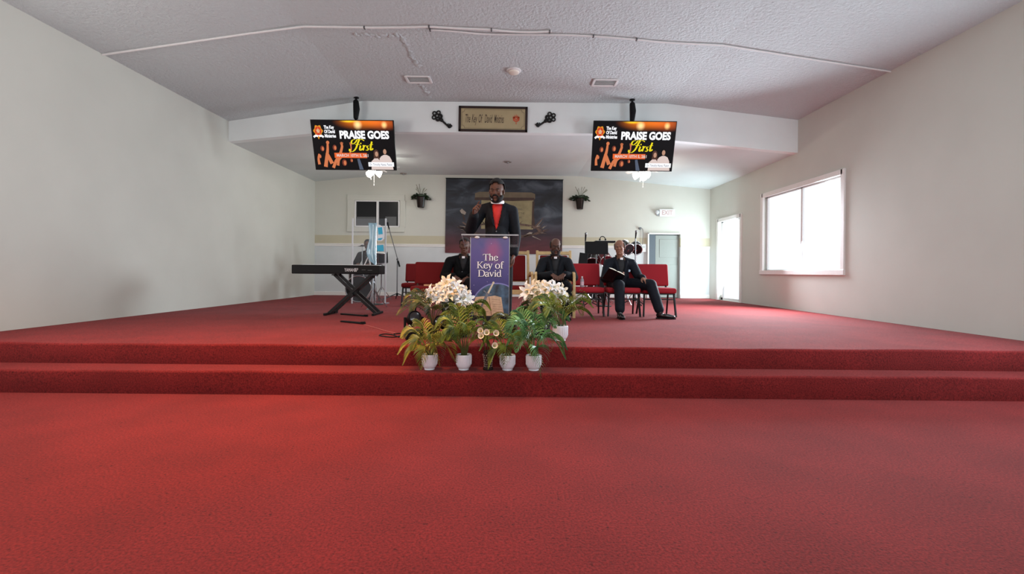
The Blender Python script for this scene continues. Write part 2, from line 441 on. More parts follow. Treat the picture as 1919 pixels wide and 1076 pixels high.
# door
DGREY = mat('recessed_door_grey', rgb(84, 94, 102), 0.5); DPAN = mat('pale_door_paint', rgb(142, 148, 142), 0.6)
dr = tag(bpy.data.objects.new('door_1', None), kind='structure'); col.objects.link(dr)
MB().box((XD0+0.02, YW+0.02, (ZS+ZD)/2), (0.04, 0.2, ZD-ZS)).box(((XD0+XD1)/2, YW+0.02, ZD-0.015), (XD1-XD0, 0.2, 0.03)).build('door_frame', WHITE, dr, bevel=0.004)
MB().box((XD0+0.15, YW+0.12, (ZS+ZD)/2-0.02), (0.22, 0.04, ZD-ZS-0.04)).build('side_panel', DGREY, dr)  # recessed flat grey strip left of the pale panel
dp = MB().box((XD0+0.66, YW+0.14, (ZS+ZD)/2-0.02), (0.78, 0.04, ZD-ZS-0.06)).box((XD0+0.66, YW+0.115, 1.75), (0.56, 0.01, 0.5)).box((XD0+0.66, YW+0.115, 0.95), (0.56, 0.01, 0.7)).build('door_panel', DPAN, dr, bevel=0.004)
MB().box(((XD0+XD1)/2, YW+0.19, (ZS+ZD)/2), (XD1-XD0, 0.02, ZD-ZS)).build('door_backing', DGREY, dr)
# window in the rear wall, left
wd = tag(bpy.data.objects.new('window_1', None), kind='structure'); col.objects.link(wd)
a, b = at(667, 377, YW), at(748, 425, YW)
x0, x1, z0, z1 = a.x, b.x, b.z, a.z
GLS = mat('dark_window_glass', rgb(26, 27, 30), 0.3, spec=0.25)
mb = MB(); t = 0.10; y = YW-0.02
mb.box(((x0+x1)/2-0.04, y, z1+0.10), (x1-x0+0.38, 0.04, 0.16)); mb.box(((x0+x1)/2-0.04, y, z0-0.08), (x1-x0+0.38, 0.04, 0.14))
mb.box((x1+0.10, y, (z0+z1)/2), (0.15, 0.04, z1-z0+0.04)); mb.box((x0-0.12, y, (z0+z1)/2), (0.2, 0.04, z1-z0+0.04))
mb.build('window_casing', WALLC, wd, bevel=0.004)
mb = MB(); y = YW-0.03
for xx in (x0, x1): mb.box((xx, y, (z0+z1)/2), (0.035, 0.035, z1-z0))
mb.box(((x0+x1)/2, y, z0), (x1-x0, 0.035, 0.035)); mb.box(((x0+x1)/2, y, z1), (x1-x0, 0.035, 0.03))
mb.build('window_frame', WPLAS, wd, bevel=0.003)
xm = at(708.5, 400, YW).x
MB().box((xm, YW-0.035, (z0+z1)/2), (0.06, 0.04, z1-z0)).build('window_mullion', WPLAS, wd, bevel=0.003)
MB().box(((x0+xm)/2, YW-0.02, (z0+z1)/2), (xm-x0-0.06, 0.008, z1-z0-0.03)).build('window_pane', GLS, wd)
MB().box(((xm+x1)/2, YW-0.02, (z0+z1)/2), (x1-xm-0.06, 0.008, z1-z0-0.03)).build('window_pane', GLS, wd)
struct(MB().box((x0+0.28, YW-0.0285, z0+0.14), (0.55, 0.002, 0.24)).box((x1-0.22, YW-0.0285, z0+0.14), (0.30, 0.002, 0.26)), 'window_shade_sheet', mat('grey_film', rgb(86, 88, 90), 0.5)).parent = wd

# crack and repair lines pressed up out of the ceiling texture
def crack(pts, name, label):
    mb = MB(); rr = random.Random(3)
    for i in range(len(pts)-1):
        a, b = pts[i], pts[i+1]
        for k in range(7):
            px = a[0]+(b[0]-a[0])*k/7+rr.uniform(-2.2, 2.2); py = a[1]+(b[1]-a[1])*k/7+rr.uniform(-1.6, 1.6)
            D = (ZC-CAMH)*F/(HZ-py); p = at(px, py, D); p.z = ZC
            mb.ell(p, (rr.uniform(.012, .04), rr.uniform(.015, .07), rr.uniform(.010, .022)), (0, 0, rr.uniform(0, 3)), n=8)
    return tag(mb.build(name, CEIL, smooth=True), label, 'crack', kind='structure')
crack([(668, 67), (700, 68), (750, 68), (764, 88), (772, 108), (784, 126)], 'ceiling_crack', 'ragged repaired crack in the textured ceiling')
crack([(788, 158), (796, 170), (806, 186)], 'ceiling_crack', 'short ragged crack between vent and beam')

# ------------------------------------------------------------------ things on the ceiling and the beam
def onceil(px, py, z=ZC):
    v = HZ - py - math.sin(ROLL)*(959.5-px)*(-1)
    D = (z-CAMH)*F/(HZ-py + (px-959.5)*math.sin(ROLL)); p = at(px, py, D); p.z = z; return p
race = thing('cable_raceway', 'long white cable channel drooping across the textured ceiling', 'cable channel')
P1 = [(640, 49), (690, 50), (760, 49.5), (804, 48.5), (850, 51), (920, 54), (960, 57.5), (1000, 58.5), (1034, 57)]
P2 = [(804, 54), (850, 57), (905, 62), (960, 63), (1030, 63.5), (1080, 64.5), (1140, 68), (1200, 73), (1290, 80)]
def zceil(x): return ZC - (max(0, -2.85-x)/2.65*0.42) - (max(0, x-2.9)/2.6*0.30)
def racepts(P, left=None, right=None):
    q = [onceil(*p) for p in P]
    if left: q = [Vector(left)] + q
    if right: q = q + [Vector(right)]
    return [Vector((p.x, p.y, zceil(p.x)-0.012)) for p in crom(q, 5)]
MB().tube(racepts(P1, left=(XL, 5.95, ZC)), 0.0145, 8).build('upper_channel', WPLAS, race, smooth=True)
MB().tube(racepts(P2, right=(XR, 6.5, ZC)), 0.012, 8).build('lower_channel', WPLAS, race, smooth=True)
for px, py in ((683, 50), (804, 48.5), (921, 54), (1030, 57.5), (806, 54), (1112, 66), (1193, 72)):
    p = onceil(px, py); MB().box(p-Vector((0, 0, 0.012)), (0.02, 0.045, 0.034)).build('clip', STEEL, race, bevel=0.003)
def vent(px0, px1, py, label, flip):
    a, b = onceil(px0, py), onceil(px1, py); c = (a+b)/2; Wd = b.x-a.x
    t = thing('ceiling_vent', label, 'air vent', (c.x, c.y, ZC), 0, 'ceiling air vents')
    mb = MB(); h = 0.25
    for sx in (-1, 1): mb.box((sx*Wd/2, 0, -0.012), (0.04, h, 0.024))
    for sy in (-1, 1): mb.box((0, sy*h/2, -0.012), (Wd, 0.03, 0.024))
    mb.build('vent_frame', WPLAS, t, bevel=0.006)
    for k in range(6):
        MB().box((0, -h/2+0.03+k*(h-0.06)/5, -0.008), (Wd-0.05, 0.042, 0.004), (R(28*flip), 0, 0)).build('louvre', WPLAS, t)
vent(763, 806, 148, 'white louvred vent in the textured ceiling beside the crack', 1)
vent(1112, 1155, 154, 'white louvred vent in the smooth ceiling over the exit side', 1)
p = onceil(963, 132)
t = thing('smoke_detector', 'white round detector on the hall ceiling between the two vents', 'detector', p)
MB().lathe([(0.115, 0), (0.115, -0.012), (0.10, -0.024)], n=32).build('detector_base', WPLAS, t, smooth=True)
MB().lathe([(0.085, -0.022), (0.08, -0.045), (0.055, -0.056), (0.0, -0.058)], n=32).build('detector_cover', mat('warm_white_plastic', rgb(236, 228, 216), 0.4), t, smooth=True)
for px, py, l in ((952, 303, 'small dim disc on the stage ceiling above the banner'), (756, 325, 'small dim disc on the stage ceiling by the left wall planter')):
    p = onceil(px, py, ZL); t = thing('sprinkler_cover', l, 'sprinkler', p)
    MB().lathe([(0.09, 0), (0.085, -0.015), (0.03, -0.02)], n=24).build('cover_plate', mat('grey_disc', rgb(150, 144, 140), 0.5), t, smooth=True)
    MB().lathe([(0.025, -0.02), (0.02, -0.045), (0.0, -0.047)], n=16).build('sprinkler_head', STEEL, t, smooth=True)

# sign on the beam
a, b = at(859.5, 198, YB-0.03), at(988.5, 248, YB-0.03)
c = (a+b)/2; W_, H_ = b.x-a.x, a.z-b.z-0.012
t = thing('framed_sign', 'framed tan sign with thin script lettering and orange crest on beam', 'sign', (c.x, YB-0.02, c.z))
t.rotation_euler = (0, R(0.45), 0)
WOODD = mat('dark_frame_wood', rgb(46, 26, 20), 0.35, noise=0.3, scale=30)
mb = MB(); fw = 0.045
mb.box((0, 0, H_/2-fw/2), (W_, 0.035, fw)).box((0, 0, -H_/2+fw/2), (W_, 0.035, fw)).box((-W_/2+fw/2, 0, 0), (fw, 0.035, H_)).box((W_/2-fw/2, 0, 0), (fw, 0.035, H_))
mb.build('sign_frame', WOODD, t, bevel=0.006)
SGT = mat('tan_sign_board', rgb(178, 162, 124), 0.5, noise=0.08, scale=5); SGI = mat('brown_sign_ink', rgb(70, 54, 40), 0.6); SGO = mat('orange_crest', rgb(196, 82, 44), 0.5)
MB().box((0, 0.002, 0), (W_-0.05, 0.012, H_-0.05)).build('sign_board', SGT, t)
pr = Print(-0.005); iw, ih = W_/2-fw-0.018, H_/2-fw-0.018
for sx in (-1, 1):
    pr.rect(sx*iw-0.0025, -ih+0.05, sx*iw+0.0025, ih-0.05, 0)
    for sz in (-1, 1):
        pr.stroke([(sx*iw, sz*(ih-0.05)), (sx*(iw-0.03), sz*(ih-0.05)), (sx*(iw-0.05), sz*(ih-0.02)), (sx*(iw-0.05), sz*ih)], 0.005, 0)
for sz in (-1, 1): pr.rect(-iw+0.05, sz*ih-0.0025, iw-0.05, sz*ih+0.0025, 0)
for s_, x_, sx_ in (('The', -0.53, 0.42), ('Key', -0.405, 0.42), ('Of', -0.28, 0.42), ('David', -0.16, 0.40), ('Ministries', 0.02, 0.31)):
    pr.text(s_, x_*W_/1.3+0.0, -0.07, 0.15, 0, bold=0.001, shear=0.25, sx=sx_, sz=1.5)
# orange crest
X = W_*0.335
pr.layer()
for i in range(7):
    a_ = R(180*i/6); pr.poly([(X+0.04*math.cos(a_-0.3), 0.02+0.03*math.sin(a_-0.3)), (X+0.072*math.cos(a_), 0.03+0.075*math.sin(a_)), (X+0.04*math.cos(a_+0.3), 0.02+0.03*math.sin(a_+0.3))], 1)
pr.poly([(X-0.066, 0.05), (X-0.06, -0.02), (X, -0.06), (X+0.06, -0.02), (X+0.066, 0.05)], 1)
pr.poly([(X-0.016, -0.068), (X, -0.098), (X+0.016, -0.068)], 1)
pr.layer(); pr.stroke([(X-0.03, 0.0), (X, -0.03), (X+0.03, 0.0)], 0.006, 2); pr.oval(X, 0.015, 0.012, 0.012, 2, 12)
pr.build('sign_lettering', [SGI, SGO, SGT], t)

# wrought iron keys on the beam
def wall_key(px, py, px2, py2, label):
    a, b = at(px, py, YB-0.02), at(px2, py2, YB-0.02)
    t = thing('ornamental_key', label, 'wall ornament', (a.x, YB-0.022, a.z), 0, 'iron keys on the beam')
    d = b-a; ang = math.atan2(-d.z, d.x); t.rotation_euler = (0, ang, 0); L = d.length
    bow = MB(); r = 0.014
    def ring(cx, cz, rr_, th=0.013):
        pts = [(cx+rr_*math.cos(2*PI*k/16), 0, cz+rr_*math.sin(2*PI*k/16)) for k in range(17)]
        bow.tube(pts, th, 8, cap=False)
    ring(0, 0, 0.034, 0.017); 
    for k in range(5):
        a_ = R(72*k+180); ring(0.066*math.cos(a_), 0.066*math.sin(a_), 0.032, 0.013)
    bow.tube([(0.03, 0, 0.07), (0.09, 0, 0.03), (0.13, 0, 0)], 0.017).tube([(0.03, 0, -0.07), (0.09, 0, -0.03), (0.13, 0, 0)], 0.017)
    bow.build('bow', IRON, t, smooth=True)
    MB().lathe([(0.016, 0.08), (0.034, 0.10), (0.034, 0.13), (0.020, 0.15), (0.017, L-0.03), (0.02, L-0.025), (0.02, L), (0.012, L+0.012)], n=14, M=Matrix.Rotation(PI/2, 3, 'Y')).build('shaft', IRON, t, smooth=True)
    s_ = 1 if px2 > px else -1
    MB().box((L-0.01, 0, 0.034*s_), (0.065, 0.018, 0.062)).box((L-0.06, 0, 0.024*s_), (0.018, 0.018, 0.04)).build('bit', IRON, t, bevel=0.003)
wall_key(819, 217, 842, 239, 'black iron key ornament nearest the left television')
wall_key(1032, 220, 1008, 237, 'black iron key ornament nearest the right television')

# ------------------------------------------------------------------ televisions
def emat(n, r, g, b, s=1.0): return emis(n, rgb(r, g, b), s)
def stagelight_mat():
    m = emat('screen_glow_picture', 20, 16, 16, 1.0); nt = m.node_tree; b = nt.nodes['Principled BSDF']
    tc = nt.nodes.new('ShaderNodeTexCoord')
    def blob(x, z, r, colr, s):
        sub = nt.nodes.new('ShaderNodeVectorMath'); sub.operation = 'SUBTRACT'; sub.inputs[1].default_value = (x, 0, z)
        nt.links.new(tc.outputs['Object'], sub.inputs[0])
        mp = nt.nodes.new('ShaderNodeVectorMath'); mp.operation = 'MULTIPLY'; mp.inputs[1].default_value = (1/r[0], 0, 1/r[1])
        nt.links.new(sub.outputs[0], mp.inputs[0])
        ln = nt.nodes.new('ShaderNodeVectorMath'); ln.operation = 'LENGTH'; nt.links.new(mp.outputs[0], ln.inputs[0])
        rp = nt.nodes.new('ShaderNodeValToRGB'); rp.color_ramp.interpolation = 'EASE'
        rp.color_ramp.elements[0].color = tuple(c*s for c in colr[:3])+(1,); rp.color_ramp.elements[1].color = (0, 0, 0, 1)
        nt.links.new(ln.outputs['Value'], rp.inputs[0]); return rp.outputs[0]
    outs = [blob(0.16, 0.42, (0.55, 0.17), rgb(240, 120, 20), 1), blob(0.55, 0.40, (0.42, 0.16), rgb(214, 96, 30), 1), blob(0.10, 0.36, (0.10, 0.10), rgb(255, 236, 170), 1),
            blob(0.58, 0.36, (0.07, 0.08), rgb(255, 226, 150), 1), blob(-0.05, 0.43, (0.2, 0.05), rgb(255, 220, 40), 1)]
    cur = None
    for o in outs:
        if cur is None: cur = o; continue
        ad = nt.nodes.new('ShaderNodeMixRGB'); ad.blend_type = 'ADD'; ad.inputs[0].default_value = 1
        nt.links.new(cur, ad.inputs[1]); nt.links.new(o, ad.inputs[2]); cur = ad.outputs[0]
    ad = nt.nodes.new('ShaderNodeMixRGB'); ad.blend_type = 'ADD'; ad.inputs[0].default_value = 1; ad.inputs[2].default_value = (0.004, 0.003, 0.004, 1)
    nt.links.new(cur, ad.inputs[1]); nt.links.new(ad.outputs[0], b.inputs['Emission Color'])
    return m
TVM = [stagelight_mat(), emat('screen_white', 250, 250, 255, 1.15), emat('screen_yellow', 240, 220, 30, 1.05), emat('screen_orange', 238, 104, 48, 1.0),
       emat('screen_skin', 226, 130, 84, 0.9), emat('screen_skin_dark', 120, 56, 44, 0.9), emat('screen_pink', 226, 206, 200, 1.0),
       emat('screen_brown', 84, 56, 48, 0.9), emat('screen_gold', 226, 150, 40, 1.0), emat('screen_black', 8, 7, 8, 1.0), emat('screen_red', 210, 60, 40, 1.0), emat('screen_bluegrey', 90, 100, 120, 0.9), emat('screen_ink', 60, 70, 90, .8), emat('screen_face', 196, 150, 126, .95)]
def tv_print(W_, H_):
    pr = Print(-0.024); hw, hh = W_/2, H_/2
    U = lambda u: -hw + u*W_
    V = lambda v: hh - v*H_
    # u,v measured over the picture, 0..1 from its top left
    pr.rect(-hw, -hh, hw, hh, 0)
    # crest
    pr.layer(); cx, cz = U(0.075), V(0.21)
    pts = []
    for i in range(24):
        a_ = 2*PI*i/24; r_ = 0.085 + 0.012*math.cos(6*a_)
        pts.append((cx + r_*0.93*math.cos(a_), cz + r_*1.15*math.sin(a_)))
    pr.poly(pts, 8); pr.layer(); pr.oval(cx, cz, 0.06, 0.078, 10); pr.layer()
    for k in range(5): a_ = R(18+72*k); pr.poly([(cx-0.02*math.sin(a_), cz+0.02*math.cos(a_)), (cx+0.06*math.cos(a_), cz+0.07*math.sin(a_)), (cx+0.02*math.sin(a_), cz-0.02*math.cos(a_))], 8)
    pr.oval(cx, cz, 0.028, 0.032, 6, 14); pr.layer()
    pr.stroke([(cx-0.09, cz-0.11), (cx-0.05, cz-0.085), (cx, cz-0.095), (cx+0.05, cz-0.085), (cx+0.09, cz-0.11)], 0.035, 1); pr.layer()
    pr.poly([(cx-0.02, cz-0.11), (cx, cz-0.085), (cx+0.02, cz-0.11), (cx, cz-0.15)], 8)
    for i, s_ in enumerate(('The Key', 'Of David', 'Ministries')):
        pr.text(s_, U(0.15), V(0.165+0.088*i), 0.080, 1, bold=0.003, sx=0.66)
    # crowd with raised arms
    for (u, v, r_) in ((0.10, 0.56, 0.05), (0.255, 0.54, 0.052), (0.36, 0.85, 0.06), (0.06, 0.72, 0.04), (0.45, 0.8, 0.035)):
        pr.layer(); pr.oval(U(u), V(v)+0.01, r_*1.15, r_*1.3, 9); pr.layer(); pr.oval(U(u)+0.008, V(v)-0.008, r_*0.75, r_, 5)
        pr.layer(); pr.oval(U(u)+0.016, V(v)-0.012, r_*0.4, r_*0.7, 4, 14)
    pr.layer()
    def arm(P, w0, w1, mi=4): pr.stroke([(U(u), V(v)) for u, v in P], (w0, w1), mi)
    arm([(0.125, 0.95), (0.15, 0.75), (0.17, 0.6), (0.178, 0.46)], 0.07, 0.034)
    arm([(0.22, 0.97), (0.26, 0.83), (0.32, 0.68), (0.35, 0.55), (0.355, 0.5)], 0.055, 0.04)
    arm([(0.21, 0.88), (0.17, 0.72), (0.155, 0.66)], 0.07, 0.05)
    arm([(0.42, 0.74), (0.46, 0.6), (0.465, 0.5)], 0.03, 0.02)
    arm([(0.05, 0.9), (0.045, 0.78), (0.06, 0.68)], 0.05, 0.03)
    arm([(0.28, 0.92), (0.3, 0.8), (0.34, 0.74)], 0.05, 0.03)
    pr.layer(); pr.oval(U(0.18), V(0.445), 0.030, 0.032, 4, 12)
    for k, du in enumerate((-0.018, -0.006, 0.006, 0.018)):
        pr.stroke([(U(0.352)+du*0.7, V(0.5)), (U(0.352)+du*1.3, V(0.425+abs(du)))], 0.010, 4)
        pr.stroke([(U(0.465)+du*0.6, V(0.5)), (U(0.465)+du*1.1, V(0.44))], 0.008, 4)
    # main words
    pr.layer(); pr.text('PRAISE GOES', U(0.335), V(0.355), 0.158, 1, bold=0.0075, sx=0.985, sz=1.15)
    # script word First
    pr.layer(); fx, fz = U(0.50), V(0.60); k_ = 0.17
    def sc(P, wd=0.02): pr.stroke([(fx+(x+z*0.22)*k_, fz+z*k_) for x, z in P], wd, 2, thin=0.007)
    sc([(-0.05, 1.12), (-0.32, 1.05), (-0.40, 0.80), (-0.2, 0.66), (0.05, 0.86), (0.2, 1.1), (0.62, 1.14), (0.95, 1.0)], 0.03)
    sc([(0.42, 1.12), (0.30, 0.75), (0.16, 0.2), (-0.12, -0.12), (-0.44, -0.08), (-0.48, 0.14)], 0.034)
    sc([(0.02, 0.60), (0.28, 0.64), (0.55, 0.58)], 0.024)
    sc([(0.62, 0.5), (0.6, 0.1), (0.72, 0.0), (0.88, 0.2)], 0.03); pr.oval(fx+(0.78)*k_, fz+0.72*k_, 0.013, 0.013, 2, 10)
    sc([(0.86, 0.45), (0.98, 0.5), (0.97, 0.0)], 0.03); sc([(0.98, 0.25), (1.1, 0.5), (1.24, 0.46)], 0.026)
    sc([(1.55, 0.46), (1.38, 0.46), (1.36, 0.32), (1.5, 0.16), (1.42, 0.0), (1.25, 0.05)], 0.028)
    sc([(1.78, 0.92), (1.74, 0.4), (1.78, 0.05), (1.92, 0.08), (2.0, 0.22)], 0.032); sc([(1.55, 0.58), (1.95, 0.62)], 0.02)
    # orange strip
    pr.layer(); pr.rect(U(0.25), V(0.76), U(0.655), V(0.655), 3)
    pr.layer(); pr.text('MARCH 10TH 5, 2&1', U(0.275), V(0.735), 0.072, 6, bold=0.002, sx=0.92)
    # couple
    pr.layer(); pr.poly([(U(0.80), V(1)), (U(0.805), V(0.78)), (U(0.83), V(0.72)), (U(0.865), V(0.69)), (U(0.90), V(0.69)), (U(0.935), V(0.72)), (U(0.96), V(0.80)), (U(0.975), V(1))], 6)
    pr.layer(); pr.oval(U(0.88), V(0.605), 0.038, 0.056, 9, 18); pr.layer(); pr.oval(U(0.88), V(0.625), 0.031, 0.047, 13, 16)
    pr.layer(); pr.oval(U(0.772), V(0.66), 0.048, 0.068, 7, 18); pr.poly([(U(0.742), V(0.66)), (U(0.735), V(0.82)), (U(0.765), V(0.80)), (U(0.79), V(0.82)), (U(0.81), V(0.80)), (U(0.805), V(0.66))], 7)
    pr.layer(); pr.poly([(U(0.70), V(1)), (U(0.705), V(0.83)), (U(0.745), V(0.765)), (U(0.79), V(0.765)), (U(0.81), V(0.81)), (U(0.82), V(1))], 6)
    pr.layer(); pr.oval(U(0.776), V(0.675), 0.029, 0.046, 13, 16)
    pr.layer(); pr.rect(U(0.665), V(0.935), U(0.985), V(0.845), 1)
    pr.layer(); pr.text('Dr. Timothy Hanes, Pastor', U(0.68), V(0.915), 0.062, 12, sx=0.62)
    pr.layer(); pr.poly([(U(0.55), V(1)), (U(0.53), V(0.78)), (U(0.56), V(0.77)), (U(0.60), V(1))], 11)
    return pr
TVT = R(17)
def television(px, py, D, label, mlabel, mpx):
    c = at(px, py, D); W_, H_ = 1.475, 0.86
    t = thing('television', label, 'television', c, 0, 'televisions hanging under the beam'); t.rotation_euler = (TVT, 0, 0)
    MB().box((0, 0.0, 0), (W_+0.03, 0.045, H_+0.03)).build('television_bezel', BLACK, t, bevel=0.006)
    MB().box((0, 0.04, 0), (W_*0.6, 0.05, H_*0.6)).build('rear_housing', BLACK, t, bevel=0.02)
    tv_print(W_, H_).build('screen', TVM, t)
    m = thing('television_mount', mlabel, 'tv mount', (at(mpx, 215, D+0.1).x, D+0.08, ZC))
    zz = c.z+0.30-ZC
    MB().lathe([(0.05, 0), (0.05, -0.02), (0.025, -0.03)], n=18).build('ceiling_plate', BLKM, m, smooth=True)
    MB().tube([(0, 0, -0.01), (0, 0, zz)], 0.02, 12).build('pole', BLKM, m, smooth=True)
    MB().chain([(0, -0.01, -0.10), (0.01, -0.01, -0.22), (0.0, -0.01, -0.38)], [0.052, 0.06, 0.045]).build('cable_cover', BLACK, m, smooth=True)
    MB().box((0, -0.03, zz+0.02), (0.30, 0.02, 0.2)).build('bracket', BLKM, m, bevel=0.004)
television(664, 272.5, 8.33, 'left hanging television with words praise goes first', 'black ceiling pole of the left television', 668)
television(1186.5, 274.5, 8.33, 'right hanging television with raised arms and round crest', 'black ceiling pole of the right television', 1184)

# ------------------------------------------------------------------ ceiling fans with lit shades
FGLOW = emis('lit_glass_shade', (1.0, 0.93, 0.80, 1), 14)
def fan(px, py, D, label, sz, rot):
    c = at(px, py, D)
    t = thing('ceiling_fan', label, 'ceiling fan', (c.x, D, 0), 0, 'lit ceiling fans over the stage')
    zt = c.z
    zl = ZL - (0.10 if abs(c.x) > 3.4 else 0) - (max(0, c.x-1.75)/3.75*0.34)
    MB().lathe([(0.06, zl), (0.05, zl-0.04), (0.012, zl-0.05), (0.012, zt+0.17)], n=20).build('downrod', WPLAS, t, smooth=True)
    MB().lathe([(0.03, zt+0.20), (0.10, zt+0.18), (0.11, zt+0.11), (0.07, zt+0.07), (0.05, zt+0.03)], n=24).build('motor_housing', WPLAS, t, smooth=True)
    for k in range(5):
        a_ = R(72*k+rot); d = Vector((math.cos(a_), math.sin(a_), 0)); n_ = Vector((-d.y, d.x, 0))
        mb = MB(); vs = []
        for r_, wd in ((0.10, 0.03), (0.16, 0.05), (0.2, 0.065), (0.50, 0.075), (0.56, 0.06), (0.58, 0.03)):
            for s_ in (-1, 1):
                for h in (-0.003, 0.003): vs.append(d*r_ + n_*s_*wd + Vector((0, 0, zt+0.13+h+s_*0.012)))
        fs = []
        for i in range(5):
            b_ = i*4; fs += [(b_, b_+4, b_+6, b_+2), (b_+1, b_+3, b_+7, b_+5), (b_, b_+1, b_+5, b_+4), (b_+2, b_+6, b_+7, b_+3)]
        fs += [(0, 2, 3, 1), (20, 21, 23, 22)]
        mb.add(vs, fs).build('blade', WPLAS, t)
    for k in range(3):
        a_ = R(120*k+20+rot); d = Vector((math.cos(a_), math.sin(a_), -0.35)).normalized()
        q = Vector((0, 0, 1)).rotation_difference(d).to_matrix()
        pr = [(0.022, 0.04), (0.035, 0.06), (0.055, 0.10), (0.068, 0.15), (0.062, 0.155), (0.0, 0.15)]
        MB().lathe([(r_*sz, z*sz) for r_, z in pr], (0, 0, zt+0.01), n=18, M=q).build('glass_shade', FGLOW, t, smooth=True)
        l = bpy.data.lights.new('bulb', 'POINT'); l.energy = 5; l.color = (1.0, 0.93, 0.82); l.shadow_soft_size = 0.05
        lo = bpy.data.objects.new('bulb', l); col.objects.link(lo); lo.location = Vector((c.x, D, zt+0.01)) + d*0.24*sz
    for dx, L in ((-0.05, 0.16), (0.02, 0.30)):
        MB().tube([(dx, -0.02, zt), (dx, -0.02, zt-L)], 0.004, 6).ell((dx, -0.02, zt-L-0.012), (0.014, 0.014, 0.018), n=10).build('pull_chain', WPLAS, t, smooth=True)
fan(700, 322, 10.4, 'lit ceiling fan just under the left television', 1.15, 8)
fan(1203, 326, 10.4, 'lit ceiling fan just under the right television', 1.25, 40)

# ------------------------------------------------------------------ banner behind the preacher
a, b = at(835.5, 334, YW-0.03), at(1053.5, 477, YW-0.03)
BW, BH = b.x-a.x, a.z-b.z-0.02; c = (a+b)/2
t = thing('backdrop_banner', 'large dark banner of stormy sky, scroll and thorns on rear wall', 'banner', (c.x, YW-0.03, c.z)); t.rotation_euler = (0, R(0.35), 0)
def sky_print():
    m = mat('storm_sky_print', rgb(40, 46, 58), 0.6); nt = m.node_tree; b = nt.nodes['Principled BSDF']
    tc = nt.nodes.new('ShaderNodeTexCoord')
    mp = nt.nodes.new('ShaderNodeMapping'); mp.inputs['Scale'].default_value = (0.8, 1, 1.9); nt.links.new(tc.outputs['Object'], mp.inputs[0])
    n = nt.nodes.new('ShaderNodeTexNoise'); n.inputs['Scale'].default_value = 1.7; n.inputs['Detail'].default_value = 7; n.inputs['Distortion'].default_value = 0.7
    nt.links.new(mp.outputs[0], n.inputs['Vector'])
    r = nt.nodes.new('ShaderNodeValToRGB'); e = r.color_ramp.elements
    e[0].position = 0.34; e[0].color = rgb(12, 15, 22); e[1].position = 0.78; e[1].color = rgb(84, 90, 98)
    e2 = r.color_ramp.elements.new(0.52); e2.color = rgb(32, 38, 49)
    nt.links.new(n.outputs['Fac'], r.inputs[0])
    sp = nt.nodes.new('ShaderNodeSeparateXYZ'); nt.links.new(tc.outputs['Object'], sp.inputs[0])
    r2 = nt.nodes.new('ShaderNodeValToRGB'); e = r2.color_ramp.elements
    mr = nt.nodes.new('ShaderNodeMapRange'); mr.inputs['From Min'].default_value = -BH/2; mr.inputs['From Max'].default_value = BH/2
    nt.links.new(sp.outputs['Z'], mr.inputs['Value']); nt.links.new(mr.outputs[0], r2.inputs[0])
    e[0].position = 0.0; e[0].color = rgb(96, 36, 42); e[1].position = 0.5; e[1].color = rgb(50, 50, 64)
    x = r2.color_ramp.elements.new(0.25); x.color = rgb(56, 34, 44)
    r3 = nt.nodes.new('ShaderNodeMapRange'); r3.inputs['From Min'].default_value = 0.22; r3.inputs['From Max'].default_value = 0.52; nt.links.new(mr.outputs[0], r3.inputs['Value'])
    mx = nt.nodes.new('ShaderNodeMixRGB'); nt.links.new(r3.outputs[0], mx.inputs[0]); nt.links.new(r2.outputs[0], mx.inputs[1]); nt.links.new(r.outputs[0], mx.inputs[2])
    m2 = nt.nodes.new('ShaderNodeMixRGB'); m2.blend_type = 'MULTIPLY'; m2.inputs[0].default_value = 0.6
    nt.links.new(mx.outputs[0], m2.inputs[1])
    r4 = nt.nodes.new('ShaderNodeValToRGB'); e = r4.color_ramp.elements; e[0].position = 0.3; e[0].color = (0.3, 0.3, 0.3, 1); e[1].position = 0.6; e[1].color = (1.3, 1.3, 1.3, 1)
    nt.links.new(n.outputs['Fac'], r4.inputs[0]); nt.links.new(r4.outputs[0], m2.inputs[2])
    nt.links.new(m2.outputs[0], b.inputs['Base Color'])
    return m
MB().box((0, 0.008, 0), (BW, 0.012, BH)).build('banner_cloth', sky_print(), t)
PM = [mat('parchment_print', rgb(150, 138, 102), 0.7, noise=0.25, scale=5), mat('parchment_dark_print', rgb(70, 50, 40), 0.7, noise=0.3, scale=8), mat('thorn_print', rgb(112, 88, 76), 0.7, noise=0.5, scale=12),
      mat('banner_ink', rgb(78, 72, 60), 0.7), mat('dark_rock_print', rgb(30, 22, 28), 0.7, noise=0.4, scale=6), mat('spike_print', rgb(156, 144, 132), 0.6, noise=0.3, scale=10), mat('parchment_roll_print', rgb(112, 98, 78), 0.7, noise=0.3, scale=4)]
pr = Print(0.001, 0.0006)
BX = lambda px: (px-835.5)/218*BW-BW/2
BZ = lambda py: BH/2-(py-334)/143*BH
pr.layer(); pr.rect(BX(902), BZ(430), BX(999), BZ(372), 0)
pr.layer(); pr.poly([(BX(890), BZ(372)), (BX(890), BZ(362)), (BX(898), BZ(359)), (BX(995), BZ(359)), (BX(1002), BZ(362)), (BX(1002), BZ(371))], 6)
pr.layer(); pr.poly([(BX(889), BZ(375)), (BX(890), BZ(370)), (BX(1000), BZ(369)), (BX(1002), BZ(374)), (BX(960), BZ(376))], 1)
pr.poly([(BX(996), BZ(428)), (BX(997), BZ(376)), (BX(1001), BZ(376)), (BX(1000), BZ(400)), (BX(1003), BZ(424))], 1)
pr.layer()
for py, s_ in ((391, 'KING'), (399, 'OF THE'), (407, 'JEWS'), (415, 'IN')):
    pr.text(s_, BX(968), BZ(py+2), 0.07, 3, sx=0.9)
rr = random.Random(11)
